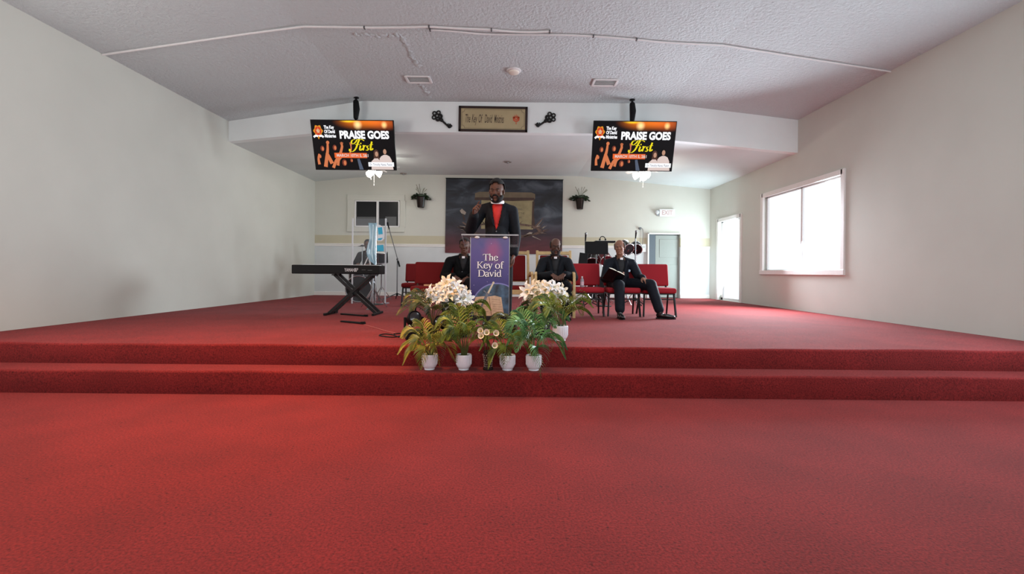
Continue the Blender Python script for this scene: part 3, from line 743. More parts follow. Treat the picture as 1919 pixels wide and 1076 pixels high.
for k in range(30):
    a_ = rr.uniform(0, 2*PI); 
    pts = []
    for i in range(6):
        aa = a_ + i*0.32; rad = 0.92+rr.uniform(-0.06, 0.06)
        pts.append((BX(945)+BW*0.33*rad*math.cos(aa), BZ(432)+BH*0.10*rad*math.sin(aa)+rr.uniform(-0.02, 0.02)))
    pr.stroke(pts, (0.028, 0.012), 2 if k % 3 else 1, k=3)
    if k % 2 == 0: pr.layer()
for k in range(34):
    a_ = rr.uniform(-0.5, PI+0.5); x_, z_ = BX(945)+BW*0.33*math.cos(a_), BZ(432)+BH*0.09*math.sin(a_)
    L = rr.uniform(0.1, 0.26); d = a_+rr.uniform(-0.7, 0.7)
    pr.stroke([(x_, z_), (x_+L*math.cos(d), z_+abs(L*math.sin(d)))], (0.026, 0.004), 2 if k % 3 else 5)
pr.layer()
pr.stroke([(BX(868), BZ(418)), (BX(878), BZ(425)), (BX(893), BZ(434))], (0.03, 0.04), 2)
pr.stroke([(BX(1000), BZ(428)), (BX(1011), BZ(415)), (BX(1018), BZ(407))], (0.05, 0.006), 2)
pr.stroke([(BX(1012), BZ(437)), (BX(1006), BZ(426)), (BX(1018), BZ(427))], (0.04, 0.006), 2)
pr.poly([(BX(986), BZ(439)), (BX(993), BZ(435)), (BX(998), BZ(436)), (BX(997), BZ(439))], 5)
pr.stroke([(BX(998), BZ(443)), (BX(1014), BZ(450))], (0.03, 0.008), 5)
pr.poly([(BX(862), BZ(396)), (BX(866), BZ(392)), (BX(874), BZ(399)), (BX(872), BZ(404)), (BX(865), BZ(401))], 5)
pr.stroke([(BX(868), BZ(403)), (BX(871), BZ(414))], 0.04, 1)
pr.build('banner_print', PM, t)
MB().tube([(-BW/2-0.01, -0.004, BH/2), (BW/2+0.01, -0.004, BH/2)], 0.012, 8).build('hanging_rod', BLACK, t, smooth=True)

# ------------------------------------------------------------------ wall planters
def wall_planter(px, py, label, s_):
    c = at(px, py, YW-0.1)
    t = thing('wall_planter', label, 'wall planter', (c.x, YW-0.10, c.z), 0, 'planters on the rear wall')
    BR = mat('bronze_metal', rgb(34, 22, 18), 0.3, metal=0.6)
    mb = MB().lathe([(0.075, -0.28), (0.085, -0.27), (0.115, 0.0), (0.122, 0.01), (0.115, 0.012), (0.09, 0.005)], n=12)
    mb.build('pot', BR, t)
    for k in range(4):
        a_ = R(200+40*k); MB().bar((0.088*math.cos(a_), 0.088*math.sin(a_), -0.27), (0.123*math.cos(a_), 0.123*math.sin(a_), 0.0), 0.012).build('rib', BR if k != 3 else STEEL, t)
    mb = MB(); rr = random.Random(px)
    for k in range(170):
        a_ = rr.uniform(0, 2*PI); el = rr.uniform(-0.35, 1.1); L = rr.uniform(0.03, 0.175)
        d = Vector((math.cos(a_)*math.cos(el)*1.25, math.sin(a_)*math.cos(el)*0.33, math.sin(el)*0.62))
        p = d*L; n_ = Vector((rr.uniform(-1, 1), rr.uniform(-1, 1), rr.uniform(-1, 1))).normalized(); wv = d.cross(n_).normalized()*0.03
        if p.y > 0.08: p.y = 0.08
        q = p + d*0.085 - Vector((0, 0, 0.02)); q.y = min(q.y, 0.085)
        mb.add([p, (p+q)/2+wv, q, (p+q)/2-wv], [(0, 1, 2, 3)])
    mb.ell((0, 0, 0.05), (0.10, 0.07, 0.05), n=10)
    mb.build('foliage', leafmat('planter_leaf', rgb(42, 62, 36), rgb(18, 28, 18)), t)
    mb = MB()
    for k in range(8):
        a_ = rr.uniform(-0.75, 0.75); L = rr.uniform(0.25, 0.38)
        mb.tube([(0, 0, 0), (math.sin(a_)*L*0.5, 0, L*0.55), (math.sin(a_)*L, 0, math.cos(a_)*L)], [0.003, 0.004, 0.007], 5)
    mb.build('sprig', mat('dry_sprig', rgb(104, 98, 76), 0.8), t)
wall_planter(789, 370, 'bronze wall planter near the dark sliding window', 1)
wall_planter(1087, 373, 'bronze wall planter near the banner, exit sign side', 1)

# ------------------------------------------------------------------ exit sign, wall things on the right
c = at(1250, 399, YW-0.05)
t = thing('exit_sign', 'white exit sign with red letters and emergency lamp above door', 'exit sign', (c.x, YW-0.05, c.z))
MB().box((0, 0, 0), (0.42, 0.06, 0.20)).build('sign_box', WPLAS, t, bevel=0.01)
Print(-0.032).text('EXIT', -0.155, -0.055, 0.17, 0, bold=0.003, sx=0.85).build('sign_lettering', mat('faded_exit_letter', rgb(196, 168, 164), 0.5), t)
MB().ell((-0.28, -0.03, 0.01), (0.06, 0.05, 0.06)).build('emergency_lamp', mat('lamp_grey_white', rgb(206, 212, 214), 0.2), t, smooth=True)
MB().box((-0.235, 0.01, -0.0), (0.08, 0.04, 0.16)).build('lamp_bracket', mat('grey_plastic', rgb(150, 156, 158), 0.4), t, bevel=0.008)
c = at(1206, 465, YW-0.04)
t = thing('wall_thermostat', 'white square control box on wall beside the doorway', 'thermostat', c)
MB().box((0, 0.02, 0), (0.16, 0.05, 0.22)).build('control_case', WPLAS, t, bevel=0.01)
MB().box((0, -0.008, 0.03), (0.08, 0.004, 0.05)).build('control_window', mat('pale_display', rgb(196, 206, 204), 0.3), t)
c = at(1201, 428, YW-0.04)
t = thing('wall_cord_bracket', 'small grey wall bracket with thin hanging cord beside doorway', 'wall bracket', c)
MB().cyl((-0.02, 0.04, 0), (-0.02, -0.03, 0), 0.035, 0.03).build('bracket_knob', STEEL, t, smooth=True)
MB().tube(crom([(0.0, -0.01, 0.0), (0.05, 0.0, -0.03), (0.06, 0.0, -0.2), (0.045, 0.0, -0.45)]), 0.008, 6).build('cord', mat('taupe_cord', rgb(120, 108, 108), 0.6), t, smooth=True)

# ------------------------------------------------------------------ copying of things with parts
def children(o): return [c for c in bpy.data.objects if c.parent == o]
def copy_tree(o, parent=None):
    c = o.copy(); col.objects.link(c); c.parent = parent
    for ch in children(o): copy_tree(ch, c)
    return c

# ------------------------------------------------------------------ red stacking chairs
def cushion(mb, c, d, rot=None, r=0.03):
    """rounded pad as a box; its edges are bevelled later"""
    return mb.box(c, d, rot)
def make_chair(label, fabric, group):
    t = thing('padded_chair', label, 'chair', (0, 0, 0), 0, group)
    MB().box((0, -0.02, 0.405), (0.51, 0.48, 0.085)).build('seat', fabric, t, bevel=0.032, seg=4, smooth=True)
    vs = []
    M_ = Matrix.Rotation(R(-12), 3, 'X')
    MB().box((0, 0.245, 0.645), (0.50, 0.065, 0.37), M_).build('backrest', fabric, t, bevel=0.028, seg=4, smooth=True)
    for sx in (-1, 1):
        MB().bar((sx*0.225, -0.19, 0.37), (sx*0.245, -0.245, 0.0), 0.026).build('leg', BLKM, t, bevel=0.004)
        MB().bar((sx*0.225, 0.14, 0.37), (sx*0.245, 0.30, 0.0), 0.026).build('leg', BLKM, t, bevel=0.004)
        MB().bar((sx*0.20, 0.15, 0.38), (sx*0.20, 0.275, 0.66), 0.024).build('back_support', BLKM, t, bevel=0.004)
    MB().bar((-0.235, -0.21, 0.27), (0.235, -0.21, 0.27), 0.018).build('stretcher', BLKM, t)
    MB().box((0, -0.02, 0.353), (0.47, 0.42, 0.018)).build('seat_pan', BLKM, t)
    return t
S = lambda D: F/D
G1 = 'red padded chairs on the stage'
def place(o, px, D, rz=0, label=None, z=ZS):
    y = HZ + (CAMH-z)*F/D
    o.location = (at(px, y, D).x, D, z); o.rotation_euler = (0, 0, rz)
    if label: o['label'] = label
    return o
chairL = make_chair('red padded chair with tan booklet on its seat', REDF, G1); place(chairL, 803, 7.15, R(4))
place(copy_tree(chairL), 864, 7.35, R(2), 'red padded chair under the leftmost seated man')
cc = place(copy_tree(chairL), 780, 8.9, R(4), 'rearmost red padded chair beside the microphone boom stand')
chairR = make_chair('red padded chair with the clear water bottle', REDLIT, G1); place(chairR, 1098, 7.25, R(-2))
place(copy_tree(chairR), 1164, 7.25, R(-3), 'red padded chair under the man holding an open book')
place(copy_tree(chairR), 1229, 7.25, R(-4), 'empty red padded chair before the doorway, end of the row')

p = chairL.location
t = thing('booklet', 'tan paper booklet lying on the seat of a red chair', 'booklet', (p.x+0.05, p.y-0.18, ZS+0.4485))
MB().box((0, 0, 0.013), (0.17, 0.1, 0.024)).build('pages', mat('tan_paper', rgb(196, 150, 110), 0.7), t, bevel=0.002)
MB().box((0, 0, 0.0265), (0.175, 0.105, 0.002)).build('cover', mat('tan_cover', rgb(206, 136, 96), 0.6), t)
p = chairR.location
t = thing('water_bottle', 'small clear water bottle with white cap on red chair seat', 'bottle', (p.x-0.085, p.y-0.12, ZS+0.4485))
MB().lathe([(0.027, 0), (0.03, 0.006), (0.03, 0.10), (0.027, 0.12), (0.012, 0.145), (0.012, 0.155)], n=20).build('bottle_body', mat('bottle_plastic', rgb(225, 225, 232), 0.15, trans=0.6), t, smooth=True)
MB().lathe([(0.031, 0.03), (0.031, 0.085)], n=20).build('bottle_label', mat('pale_bottle_label', rgb(225, 190, 200), 0.5), t, smooth=True)
MB().lathe([(0.014, 0.15), (0.014, 0.17)], n=16).build('bottle_cap', WPLAS, t)

# ------------------------------------------------------------------ light wood armchairs
def make_armchair(label):
    t = thing('wooden_armchair', label, 'armchair', (0, 0, 0), 0, 'light wood armchairs with red cushions')
    MB().box((0, 0, 0.43), (0.50, 0.48, 0.07)).build('seat', REDF, t, bevel=0.025, seg=3, smooth=True)
    MB().box((0, -0.25, 0.375), (0.60, 0.045, 0.07)).build('front_rail', TANW, t, bevel=0.008)
    MB().box((0, 0.24, 0.375), (0.56, 0.04, 0.06)).build('rear_rail', TANW, t, bevel=0.008)
    M_ = Matrix.Rotation(R(-9), 3, 'X')
    MB().box((0, 0.285, 0.74), (0.44, 0.05, 0.42), M_).build('backrest', REDF, t, bevel=0.02, seg=3, smooth=True)
    MB().box((0, 0.325, 0.985), (0.56, 0.035, 0.055), M_).build('crest_rail', TANW, t, bevel=0.008)
    MB().box((0, 0.275, 0.54), (0.50, 0.035, 0.04), M_).build('lower_back_rail', TANW, t, bevel=0.008)
    for sx in (-1, 1):
        x = sx*0.285
        mb = MB()
        P = crom([(x, -0.25, 0.0), (x, -0.26, 0.35), (x, -0.25, 0.58), (x, -0.20, 0.645), (x, -0.05, 0.66), (x, 0.14, 0.64), (x, 0.25, 0.62)], 4)
        for i in range(len(P)-1): mb.bar(P[i], P[i+1]+(P[i+1]-P[i])*0.12, 0.05, 0.042, up=(1, 0, 0))
        mb.build('arm', TANW, t, bevel=0.006)
        mb = MB(); P = crom([(sx*0.265, 0.27, 0.0), (sx*0.265, 0.24, 0.35), (sx*0.265, 0.27, 0.66), (sx*0.265, 0.335, 1.02)], 4)
        for i in range(len(P)-1): mb.bar(P[i], P[i+1]+(P[i+1]-P[i])*0.1, 0.045, 0.04, up=(1, 0, 0))
        mb.build('back_post', TANW, t, bevel=0.006)
    return t
ac = make_armchair('empty light wood armchair behind the standing preacher'); place(ac, 960, 7.05, R(3))
place(copy_tree(ac), 1038, 7.0, R(-3), 'light wood armchair under the seated man with folded hands')

# ------------------------------------------------------------------ people
def hand_mesh(mb, wrist, d, nrm, thumb, curls, s=1.0, spread=0.16):
    """palm and five fingers: d along the hand, nrm out of the palm, thumb towards the thumb side"""
    d = d.normalized(); nrm = (nrm - d*nrm.dot(d)).normalized(); th = (thumb - d*thumb.dot(d) - nrm*thumb.dot(nrm)).normalized()
    P = lambda a, b, c: wrist + (d*a + th*b + nrm*c)*s
    offs = (0.033, 0.011, -0.011, -0.031); lens = (0.072, 0.080, 0.074, 0.058); base = (0.092, 0.096, 0.092, 0.084)
    mb.cap(P(0, 0.008, 0), P(0.03, 0.012, 0), 0.024*s, 0.02*s)
    for o, L, b0, c in zip(offs, lens, base, curls):
        mb.cap(P(0.015, o*0.55, 0), P(b0, o, 0), 0.0145*s, 0.0118*s, 10)
        p = P(b0, o, 0); ang = 0; dd = (d + th*o*spread*6)
        dd.normalize()
        for j, (fr, r0, r1) in enumerate(((0.45, 0.0105, 0.0095), (0.31, 0.0095, 0.0085), (0.24, 0.0085, 0.0072))):
            ang += c*(0.9 if j == 0 else 1.0)
            q = p + (dd*math.cos(ang) + nrm*math.sin(ang))*L*fr*s
            mb.cap(p, q, r0*s, r1*s, 10); p = q
    c = curls[4]
    p = P(0.02, 0.024, 0.004); q = P(0.052, 0.050, 0.012+0.01*c)
    mb.cap(p, q, 0.016*s, 0.0125*s, 10); r_ = q + (d*0.8 + th*(0.55-0.6*c) + nrm*0.5*c).normalized()*0.034*s
    mb.cap(q, r_, 0.0115*s, 0.010*s, 10); mb.cap(r_, r_ + (d*0.95+th*(0.2-0.6*c)+nrm*0.7*c).normalized()*0.026*s, 0.010*s, 0.008*s, 10)

def head_parts(mb, c, M, s, fat=1.0):
    """head volumes about centre c, M rotates head space (front is -y) into body space"""
    def E(p, r, rot=None):
        rm = M if rot is None else M @ Euler(rot).to_matrix()
        mb.ell(c + M @ (Vector(p)*s), [q*s for q in r], rm, n=20)
    E((0, 0.015, 0.03), (0.077, 0.096, 0.090)); E((0, -0.030, -0.02), (0.066*fat, 0.062, 0.080))
    E((0, -0.042, -0.075), (0.048*fat, 0.046, 0.038)); E((0, -0.076, -0.096), (0.023, 0.019, 0.018))
    E((0, -0.020, -0.058), (0.064*fat, 0.055, 0.048))
    E((0, -0.084, 0.022), (0.050, 0.014, 0.011))                      # brow
    E((0, -0.092, -0.008), (0.009, 0.013, 0.026), (R(-14), 0, 0)); E((0, -0.103, -0.026), (0.013, 0.012, 0.010))   # nose
    for sx in (-1, 1):
        E((sx*0.012, -0.096, -0.029), (0.009, 0.010, 0.008)); E((sx*0.040, -0.070, -0.020), (0.022, 0.018, 0.018))
        E((sx*0.079, 0.012, -0.006), (0.009, 0.019, 0.031), (0, 0, sx*R(18)))
        E((sx*0.076, 0.004, -0.028), (0.008, 0.011, 0.012))
    E((0, -0.090, -0.057), (0.024, 0.010, 0.007)); E((0, -0.088, -0.068), (0.021, 0.010, 0.007))

def person(label, loc, rz, J, skin, jacket, trouser, shirt, head_s=1.0, look=(0, 0, 0), belly=0.0, fat=1.0,
           hands=None, hair='short', beard=False, glasses=False, collar='tab', bodyw=1.0, feet=None, pocket=None, hairmat=None, vneck=1.0, coat=0.0, seated=True):
    t = thing('person', label, 'person', loc, rz)
    g = {k: Vector(v) for k, v in J.items()}
    M_ = Euler((R(look[0]), R(look[1]), R(look[2]))).to_matrix()
    hairmat = hairmat or HAIRK
    hc = g['head']; bw = bodyw
    # ---- body: one continuous surface
    b = MB(); head_parts(b, hc, M_, head_s, fat)
    nb = g['neck']; b.cap(nb, hc + M_ @ Vector((0, 0.012, -0.055))*head_s, 0.060*fat, 0.056*fat, 14)
    ch, pv = g['chest'], g['pelvis']
    b.cap(nb, ch, 0.07, 0.12, 14); b.cap(ch, pv, 0.115, 0.115, 14)
    for s_ in 'RL':
        b.chain([g['sh'+s_], g['el'+s_], g['wr'+s_]], [0.048, 0.036, 0.026]); b.cap(nb, g['sh'+s_], 0.055, 0.05)
        b.chain([g['hip'+s_], g['kn'+s_], g['an'+s_]], [0.072, 0.05, 0.038]); b.cap(pv, g['hip'+s_], 0.1, 0.075)
    for s_ in 'RL':
        d, nrm, thb, curls = hands[s_]; hand_mesh(b, g['wr'+s_], Vector(d), Vector(nrm), Vector(thb), curls, 1.05)
    remesh(b, 'body', skin, t, 0.0052, 3)
    # ---- eyes, mouth
    for sx in (-1, 1):
        MB().ell(hc + M_ @ (Vector((sx*0.031, -0.083, 0.004))*head_s), [0.0115*head_s, 0.008*head_s, 0.0048*head_s], M_, n=12).build('eye', EYEW, t, smooth=True)
        MB().ell(hc + M_ @ (Vector((sx*0.031, -0.0905, 0.004))*head_s), [0.0052*head_s]*3, M_, n=10).build('iris', EYEK, t, smooth=True)
        P = [hc + M_ @ (Vector((sx*x_, y_, z_))*head_s) for x_, y_, z_ in ((0.014, -0.094, 0.022), (0.032, -0.092, 0.028), (0.05, -0.078, 0.022))]
        MB().tube(crom(P, 3), 0.0035*head_s, 6).build('eyebrow', hairmat, t, smooth=True)
    MB().ell(hc + M_ @ (Vector((0, -0.0975, -0.062))*head_s), [0.021*head_s, 0.004*head_s, 0.0045*head_s], M_, n=12).build('mouth', LIPS, t, smooth=True)
    # ---- hair and beard
    def shell(name, m_, fn, rad):
        mb = MB(); n1, n2 = 22, 14; vs = []; idx = {}; fs = []
        for i in range(n2+1):
            th_ = PI*i/n2
            for k in range(n1):
                a_ = 2*PI*k/n1; vs.append(Vector((math.sin(th_)*math.cos(a_), math.sin(th_)*math.sin(a_), math.cos(th_))))
        for i in range(n2):
            for k in range(n1):
                q = (i*n1+k, i*n1+(k+1) % n1, (i+1)*n1+(k+1) % n1, (i+1)*n1+k)
                cc_ = (vs[q[0]]+vs[q[2]])/2
                if fn(cc_): fs.append(q)
        pts = [hc + M_ @ (Vector((v.x*rad[0], v.y*rad[1]+rad[3], v.z*rad[2]+rad[4]))*head_s) for v in vs]
        mb.add(pts, fs); mb.flat = True
        o = mb.build(name, m_, t, smooth=True)
        sm = o.modifiers.new('solid', 'SOLIDIFY'); sm.thickness = 0.010*head_s; sm.offset = -1
    if hair == 'short': shell('hair', hairmat, lambda v: v.z > 0.62 - 0.25*abs(v.x) or (v.y > 0.0 and v.z > -0.30), (0.080, 0.100, 0.096, 0.015, 0.032))
    if hair == 'afro': shell('hair', hairmat, lambda v: v.z > 0.66 - 0.30*abs(v.x) or (v.y > -0.05 and v.z > -0.25), (0.083, 0.104, 0.108, 0.017, 0.032))
    if hair == 'rim': shell('hair', hairmat, lambda v: v.y > -0.25 and -0.45 < v.z < 0.42, (0.081, 0.101, 0.096, 0.015, 0.028))
    if beard: shell('beard', hairmat, lambda v: v.z < -0.30 + 0.75*max(0, abs(v.x)-0.55) and v.y < 0.35 and not (v.y < -0.6 and v.z > -0.55 and abs(v.x) < .36), (0.070*fat, 0.074, 0.080, -0.028, -0.044))
    if beard:
        P = [hc + M_ @ (Vector((x_, y_, z_))*head_s) for x_, y_, z_ in ((-0.034, -0.086, -0.062), (-0.02, -0.100, -0.045), (0, -0.106, -0.042), (0.02, -0.100, -0.045), (0.034, -0.086, -0.062))]
        MB().tube(crom(P, 3), 0.007*head_s, 6).build('moustache', hairmat, t, smooth=True)
    if glasses:
        mb = MB()
        for sx in (-1, 1):
            pts = [hc + M_ @ (Vector((sx*0.033+0.024*math.cos(2*PI*k/14), -0.104, 0.002+0.017*math.sin(2*PI*k/14)))*head_s) for k in range(15)]
            mb.tube(pts, 0.0022*head_s, 6, cap=False)
            mb.tube([hc + M_ @ (Vector(q)*head_s) for q in ((sx*0.056, -0.102, 0.005), (sx*0.078, -0.06, 0.006), (sx*0.084, 0.0, 0.004))], 0.0022*head_s, 6)
        mb.tube([hc + M_ @ (Vector(q)*head_s) for q in ((-0.01, -0.105, 0.004), (0.01, -0.105, 0.004))], 0.0022*head_s, 6)
        mb.build('eyeglasses', BLACK, t)
    # ---- torso frame for clothes
    up = (nb-pv).normalized(); side = (g['shL']-g['shR']).normalized(); fwd = side.cross(up).normalized()
    if fwd.y > 0: fwd = -fwd
    sw = (g['shL']-g['shR']).length/2
    TM = Matrix((side, -fwd, up)).transposed()
    # ---- trousers
    b = MB()
    for s_ in 'RL':
        k_, a_ = g['kn'+s_], g['an'+s_]
        b.chain([g['hip'+s_], k_], [0.105*bw, 0.083*bw]); b.cap(k_, a_ + (k_-a_)*0.10, 0.080*bw, 0.074)
        b.cap(pv, g['hip'+s_], 0.13*bw, 0.105*bw)
    b.ell(pv, (0.19*bw, 0.13*bw, 0.13), TM)
    remesh(b, 'trousers', trouser, t, 0.011, 4)
    # ---- shoes
    for s_ in 'RL':
        a_ = g['an'+s_]; fd = Vector(feet[s_]) if feet else Vector((0, -1, 0)); fd.normalize()
        q = Vector((0, -1, 0)).rotation_difference(fd).to_matrix(); fl = Vector((a_.x, a_.y, 0)) if not feet or len(feet.get('z', ())) == 0 else a_
        b = MB(); z0 = 0.012
        b.cap(a_, Vector((a_.x, a_.y, 0.05)), 0.045, 0.045)
        b.ell(Vector((a_.x, a_.y, 0.05)) + fd*0.0 , (0.042, 0.06, 0.045), q)
        b.ell(Vector((a_.x, a_.y, 0.040)) + fd*0.09, (0.046, 0.10, 0.036), q); b.ell(Vector((a_.x, a_.y, 0.033)) + fd*0.155, (0.043, 0.065, 0.028), q)
        so = remesh(b, 'shoe', LEATHER, t, 0.008, 2)
        b = MB(); pts = []
        vs = [(0.035, 0.055), (0.044, 0.0), (0.036, -0.05), (0.048, -0.13), (0.035, -0.20), (0.0, -0.225), (-0.035, -0.20), (-0.048, -0.13), (-0.036, -0.05), (-0.044, 0.0), (-0.035, 0.055)]
        lo = [Vector((a_.x, a_.y, 0)) + q @ Vector((x_, y_, 0)) for x_, y_ in vs]
        b.add(lo + [p_ + Vector((0, 0, 0.018)) for p_ in lo], [tuple(range(11)), tuple(range(11, 22))] + [(i, (i+1) % 11, (i+1) % 11+11, i+11) for i in range(11)])
        b.build('shoe_sole', BLACK, so)
    # ---- shirt: chest and throat seen in the jacket opening
    b = MB()
    mid = nb + (pv-nb)*0.40
    b.ell(mid, (sw*0.72, 0.125*bw+belly*0.5, (nb-pv).length*0.46), TM)
    b.ell(nb + (pv-nb)*0.65 + fwd*belly*0.4, (sw*0.66, 0.135*bw+belly*0.6, (nb-pv).length*0.34), TM)
    b.cap(nb - up*0.03, nb+up*0.03, 0.085, 0.068)
    b.cap(g['shR'] + (g['shL']-g['shR'])*0.2, g['shL'] + (g['shR']-g['shL'])*0.2, 0.07)
    sh = remesh(b, 'shirt', shirt, t, 0.011, 4)
    # ---- jacket: same volumes grown a little, opened along a V in front
    b = MB()
    b.ell(mid, (sw*0.80, 0.138*bw+belly*0.5, (nb-pv).length*0.47), TM)
    b.ell(nb + (pv-nb)*0.68 + fwd*belly*0.4, (sw*0.76, 0.150*bw+belly*0.6, (nb-pv).length*0.36), TM)
    b.cap(g['shR'], g['shL'], 0.070*bw, 0.070*bw); 
    for s_ in 'RL':
        b.cap(nb-up*0.012, g['sh'+s_], 0.066, 0.066*bw)
        e_, w_ = g['el'+s_], g['wr'+s_]
        b.chain([g['sh'+s_], e_, w_ + (e_-w_)*0.10], [0.070*bw, 0.060*bw, 0.047*min(bw, 1.1)], 14)
    b.ell(pv + up*0.02 - up*coat*0.5, (0.20*bw, 0.155*bw+belly*0.5, 0.13+coat*0.5), TM)
    jk = remesh(b, 'jacket', jacket, t, 0.009, 5)
    # cut the V opening
    bm = bmesh.new(); bm.from_mesh(jk.data)
    L_ = (nb-pv).length
    kill = []
    for f in bm.faces:
        q = f.calc_center_median() - nb; u_, v_, w2 = q.dot(side), -q.dot(up), q.dot(fwd)
        if w2 > 0.01 and v_ < 0.60*L_*vneck and v_ > -0.16 and abs(u_) < max(0.0, 0.070*(1 - max(0, v_)/(0.60*L_*vneck))**0.8): kill.append(f)
        elif v_ < -0.055 and abs(u_) < 0.075 : kill.append(f)
    bmesh.ops.delete(bm, geom=kill, context='FACES'); bm.to_mesh(jk.data); bm.free()
    sm = jk.modifiers.new('solid', 'SOLIDIFY'); sm.thickness = 0.008; sm.offset = 1
    # lapels laid on the jacket front
    from mathutils.bvhtree import BVHTree
    bm = bmesh.new(); bm.from_mesh(jk.data); bv = BVHTree.FromBMesh(bm); 
    def onj(u_, v_, lift):
        o_ = nb + side*u_ - up*v_ + fwd*0.6
        hit = bv.ray_cast(o_, -fwd)
        return (hit[0] if hit[0] else nb + side*u_ - up*v_ + fwd*0.13) + fwd*lift
    VL = 0.60*L_*vneck
    for sx in (-1, 1):
        mb = MB(); A, B = [], []
        for i in range(11):
            v_ = 0.02 + (VL-0.02)*i/10; uo = 0.072*(1-i/10)**0.8
            wd = 0.062*math.sin(PI*min(1, (i+1.2)/11))**0.6 * (1 if i < 9 else 0.5)
            A.append(onj(sx*(uo+0.006), v_, 0.014)); B.append(onj(sx*(uo+wd), v_-0.02, 0.020))
        if i: mb.add(A+B, [(k, k+1, 11+k+1, 11+k) for k in range(10)]); mb.flat = True
        lo = mb.build('lapel', jacket, t, smooth=True); s2 = lo.modifiers.new('solid', 'SOLIDIFY'); s2.thickness = 0.005
    p = onj(0, VL+0.015, 0.012); MB().ell(p, (0.010, 0.005, 0.010), n=10).build('button', STEEL, t, smooth=True)
    if pocket:
        p = onj(0.12, 0.60*VL, 0.014); MB().box(p, (0.055, 0.008, 0.035), (0, R(8), 0)).build('pocket_square', pocket, t, bevel=0.003)
    bm.free()
    # ---- collar
    if collar == 'tab':
        mb = MB().tube([nb + up*0.052 + (side*math.cos(2*PI*k/16)*0.066 + fwd*math.sin(2*PI*k/16)*0.068) for k in range(17)], 0.016, 8, cap=False)
        mb.build('shirt_collar', shirt, t, smooth=True)
        MB().box(nb + up*0.012 + fwd*0.102, (0.046, 0.014, 0.034), TM).build('collar_tab', COLLAR, t, bevel=0.004)
    else:
        mb = MB(); n = 28; A = []; B = []
        for k in range(n+1):
            a_ = 2*PI*k/n; dd = side*math.cos(a_) + fwd*math.sin(a_); fr = 0.5+0.5*math.sin(a_)
            A.append(nb + dd*0.082 + up*(0.030-0.026*fr) + fwd*0.02*fr); B.append(nb + dd*0.072 + up*(0.066-0.026*fr) + fwd*0.02*fr)
        mb.add(A+B, [(k, k+1, n+2+k, n+1+k) for k in range(n)]); mb.flat = True
        o = mb.build('white_collar_band', COLLAR, t, smooth=True); s2 = o.modifiers.new('solid', 'SOLIDIFY'); s2.thickness = 0.006
    # ---- cuffs
    for s_ in 'RL':
        e_, w_ = g['el'+s_], g['wr'+s_]; d = (w_-e_).normalized()
        MB().tube([w_-d*0.035, w_-d*0.004], 0.037, 14).build('shirt_cuff', COLLAR if collar != 'tab' else shirt, t, smooth=True)
    return t

V_ = Vector
# standing preacher; body space: x to the viewer's right, -y towards the viewer, feet at z 0
pre = person('person standing at clear lectern, dark suit, red shirt, white collar, pointing', (-0.195, 5.60, ZS), 0,
    dict(head=(0.0, -0.08, 1.655), neck=(0.01, -0.01, 1.50), chest=(0, 0.02, 1.25), pelvis=(0, 0.03, 0.95),
         shR=(-0.185, 0.0, 1.43), shL=(0.185, 0.0, 1.42), elR=(-0.315, -0.08, 1.19), elL=(0.235, 0.03, 1.12), wrR=(-0.245, -0.36, 1.345), wrL=(0.215, -0.10, 0.885),
         hipR=(-0.10, 0.03, 0.92), hipL=(0.10, 0.03, 0.92), knR=(-0.11, 0.0, 0.50), knL=(0.12, 0.0, 0.50), anR=(-0.12, 0.04, 0.09), anL=(0.12, 0.04, 0.09)),
    SKIN, SUITC, SUIT, SHIRTR, head_s=1.10, look=(8, 0, -10), belly=0.05, fat=1.02, bodyw=1.05, hair='afro', beard=True, collar='band', coat=0.10, vneck=0.95,
    hands=dict(R=((0.18, -0.75, 0.75), (0.75, -0.2, -0.6), (-0.1, -0.2, 1), (0.15, 0.6, 0.9, 1.0, 0.15)), L=((-0.05, -0.1, -1), (-1, 0, 0), (0, -1, 0), (0.35, 0.4, 0.45, 0.5, 0.3))), seated=False)
# headset microphone on the preacher's cheek
MB().tube(crom([(-0.080, -0.06, 1.64), (-0.085, -0.14, 1.59), (-0.060, -0.185, 1.545)]), 0.0035, 6).ell((-0.055, -0.19, 1.538), (0.011, 0.011, 0.014), n=10).build('headset_microphone', STEEL, pre, smooth=True)

def seated(px, D, rz, label, **k):
    J = dict(head=(0, -0.03, 1.075), neck=(0, 0.06, 0.90), chest=(0, 0.10, 0.72), pelvis=(0, 0.10, 0.49),
             shR=(-0.185, 0.06, 0.835), shL=(0.185, 0.06, 0.835), elR=(-0.27, -0.02, 0.60), elL=(0.27, -0.02, 0.60), wrR=(-0.12, -0.20, 0.60), wrL=(0.13, -0.20, 0.60),
             hipR=(-0.09, 0.06, 0.49), hipL=(0.09, 0.06, 0.49), knR=(-0.14, -0.36, 0.50), knL=(0.14, -0.36, 0.50), anR=(-0.13, -0.38, 0.09), anL=(0.13, -0.38, 0.09))
    J.update(k.pop('J', {}))
    y = HZ + (CAMH-ZS)*F/D
    return person(label, (at(px, y, D).x, D, ZS), rz, J, **k)
handdown = dict(R=((0.55, -1, -0.35), (0, 0.2, -1), (1, -0.2, 0), (0.35, 0.4, 0.45, 0.5, 0.3)), L=((-0.55, -1, -0.35), (0, 0.2, -1), (-1, -0.2, 0), (0.35, 0.4, 0.45, 0.5, 0.3)))
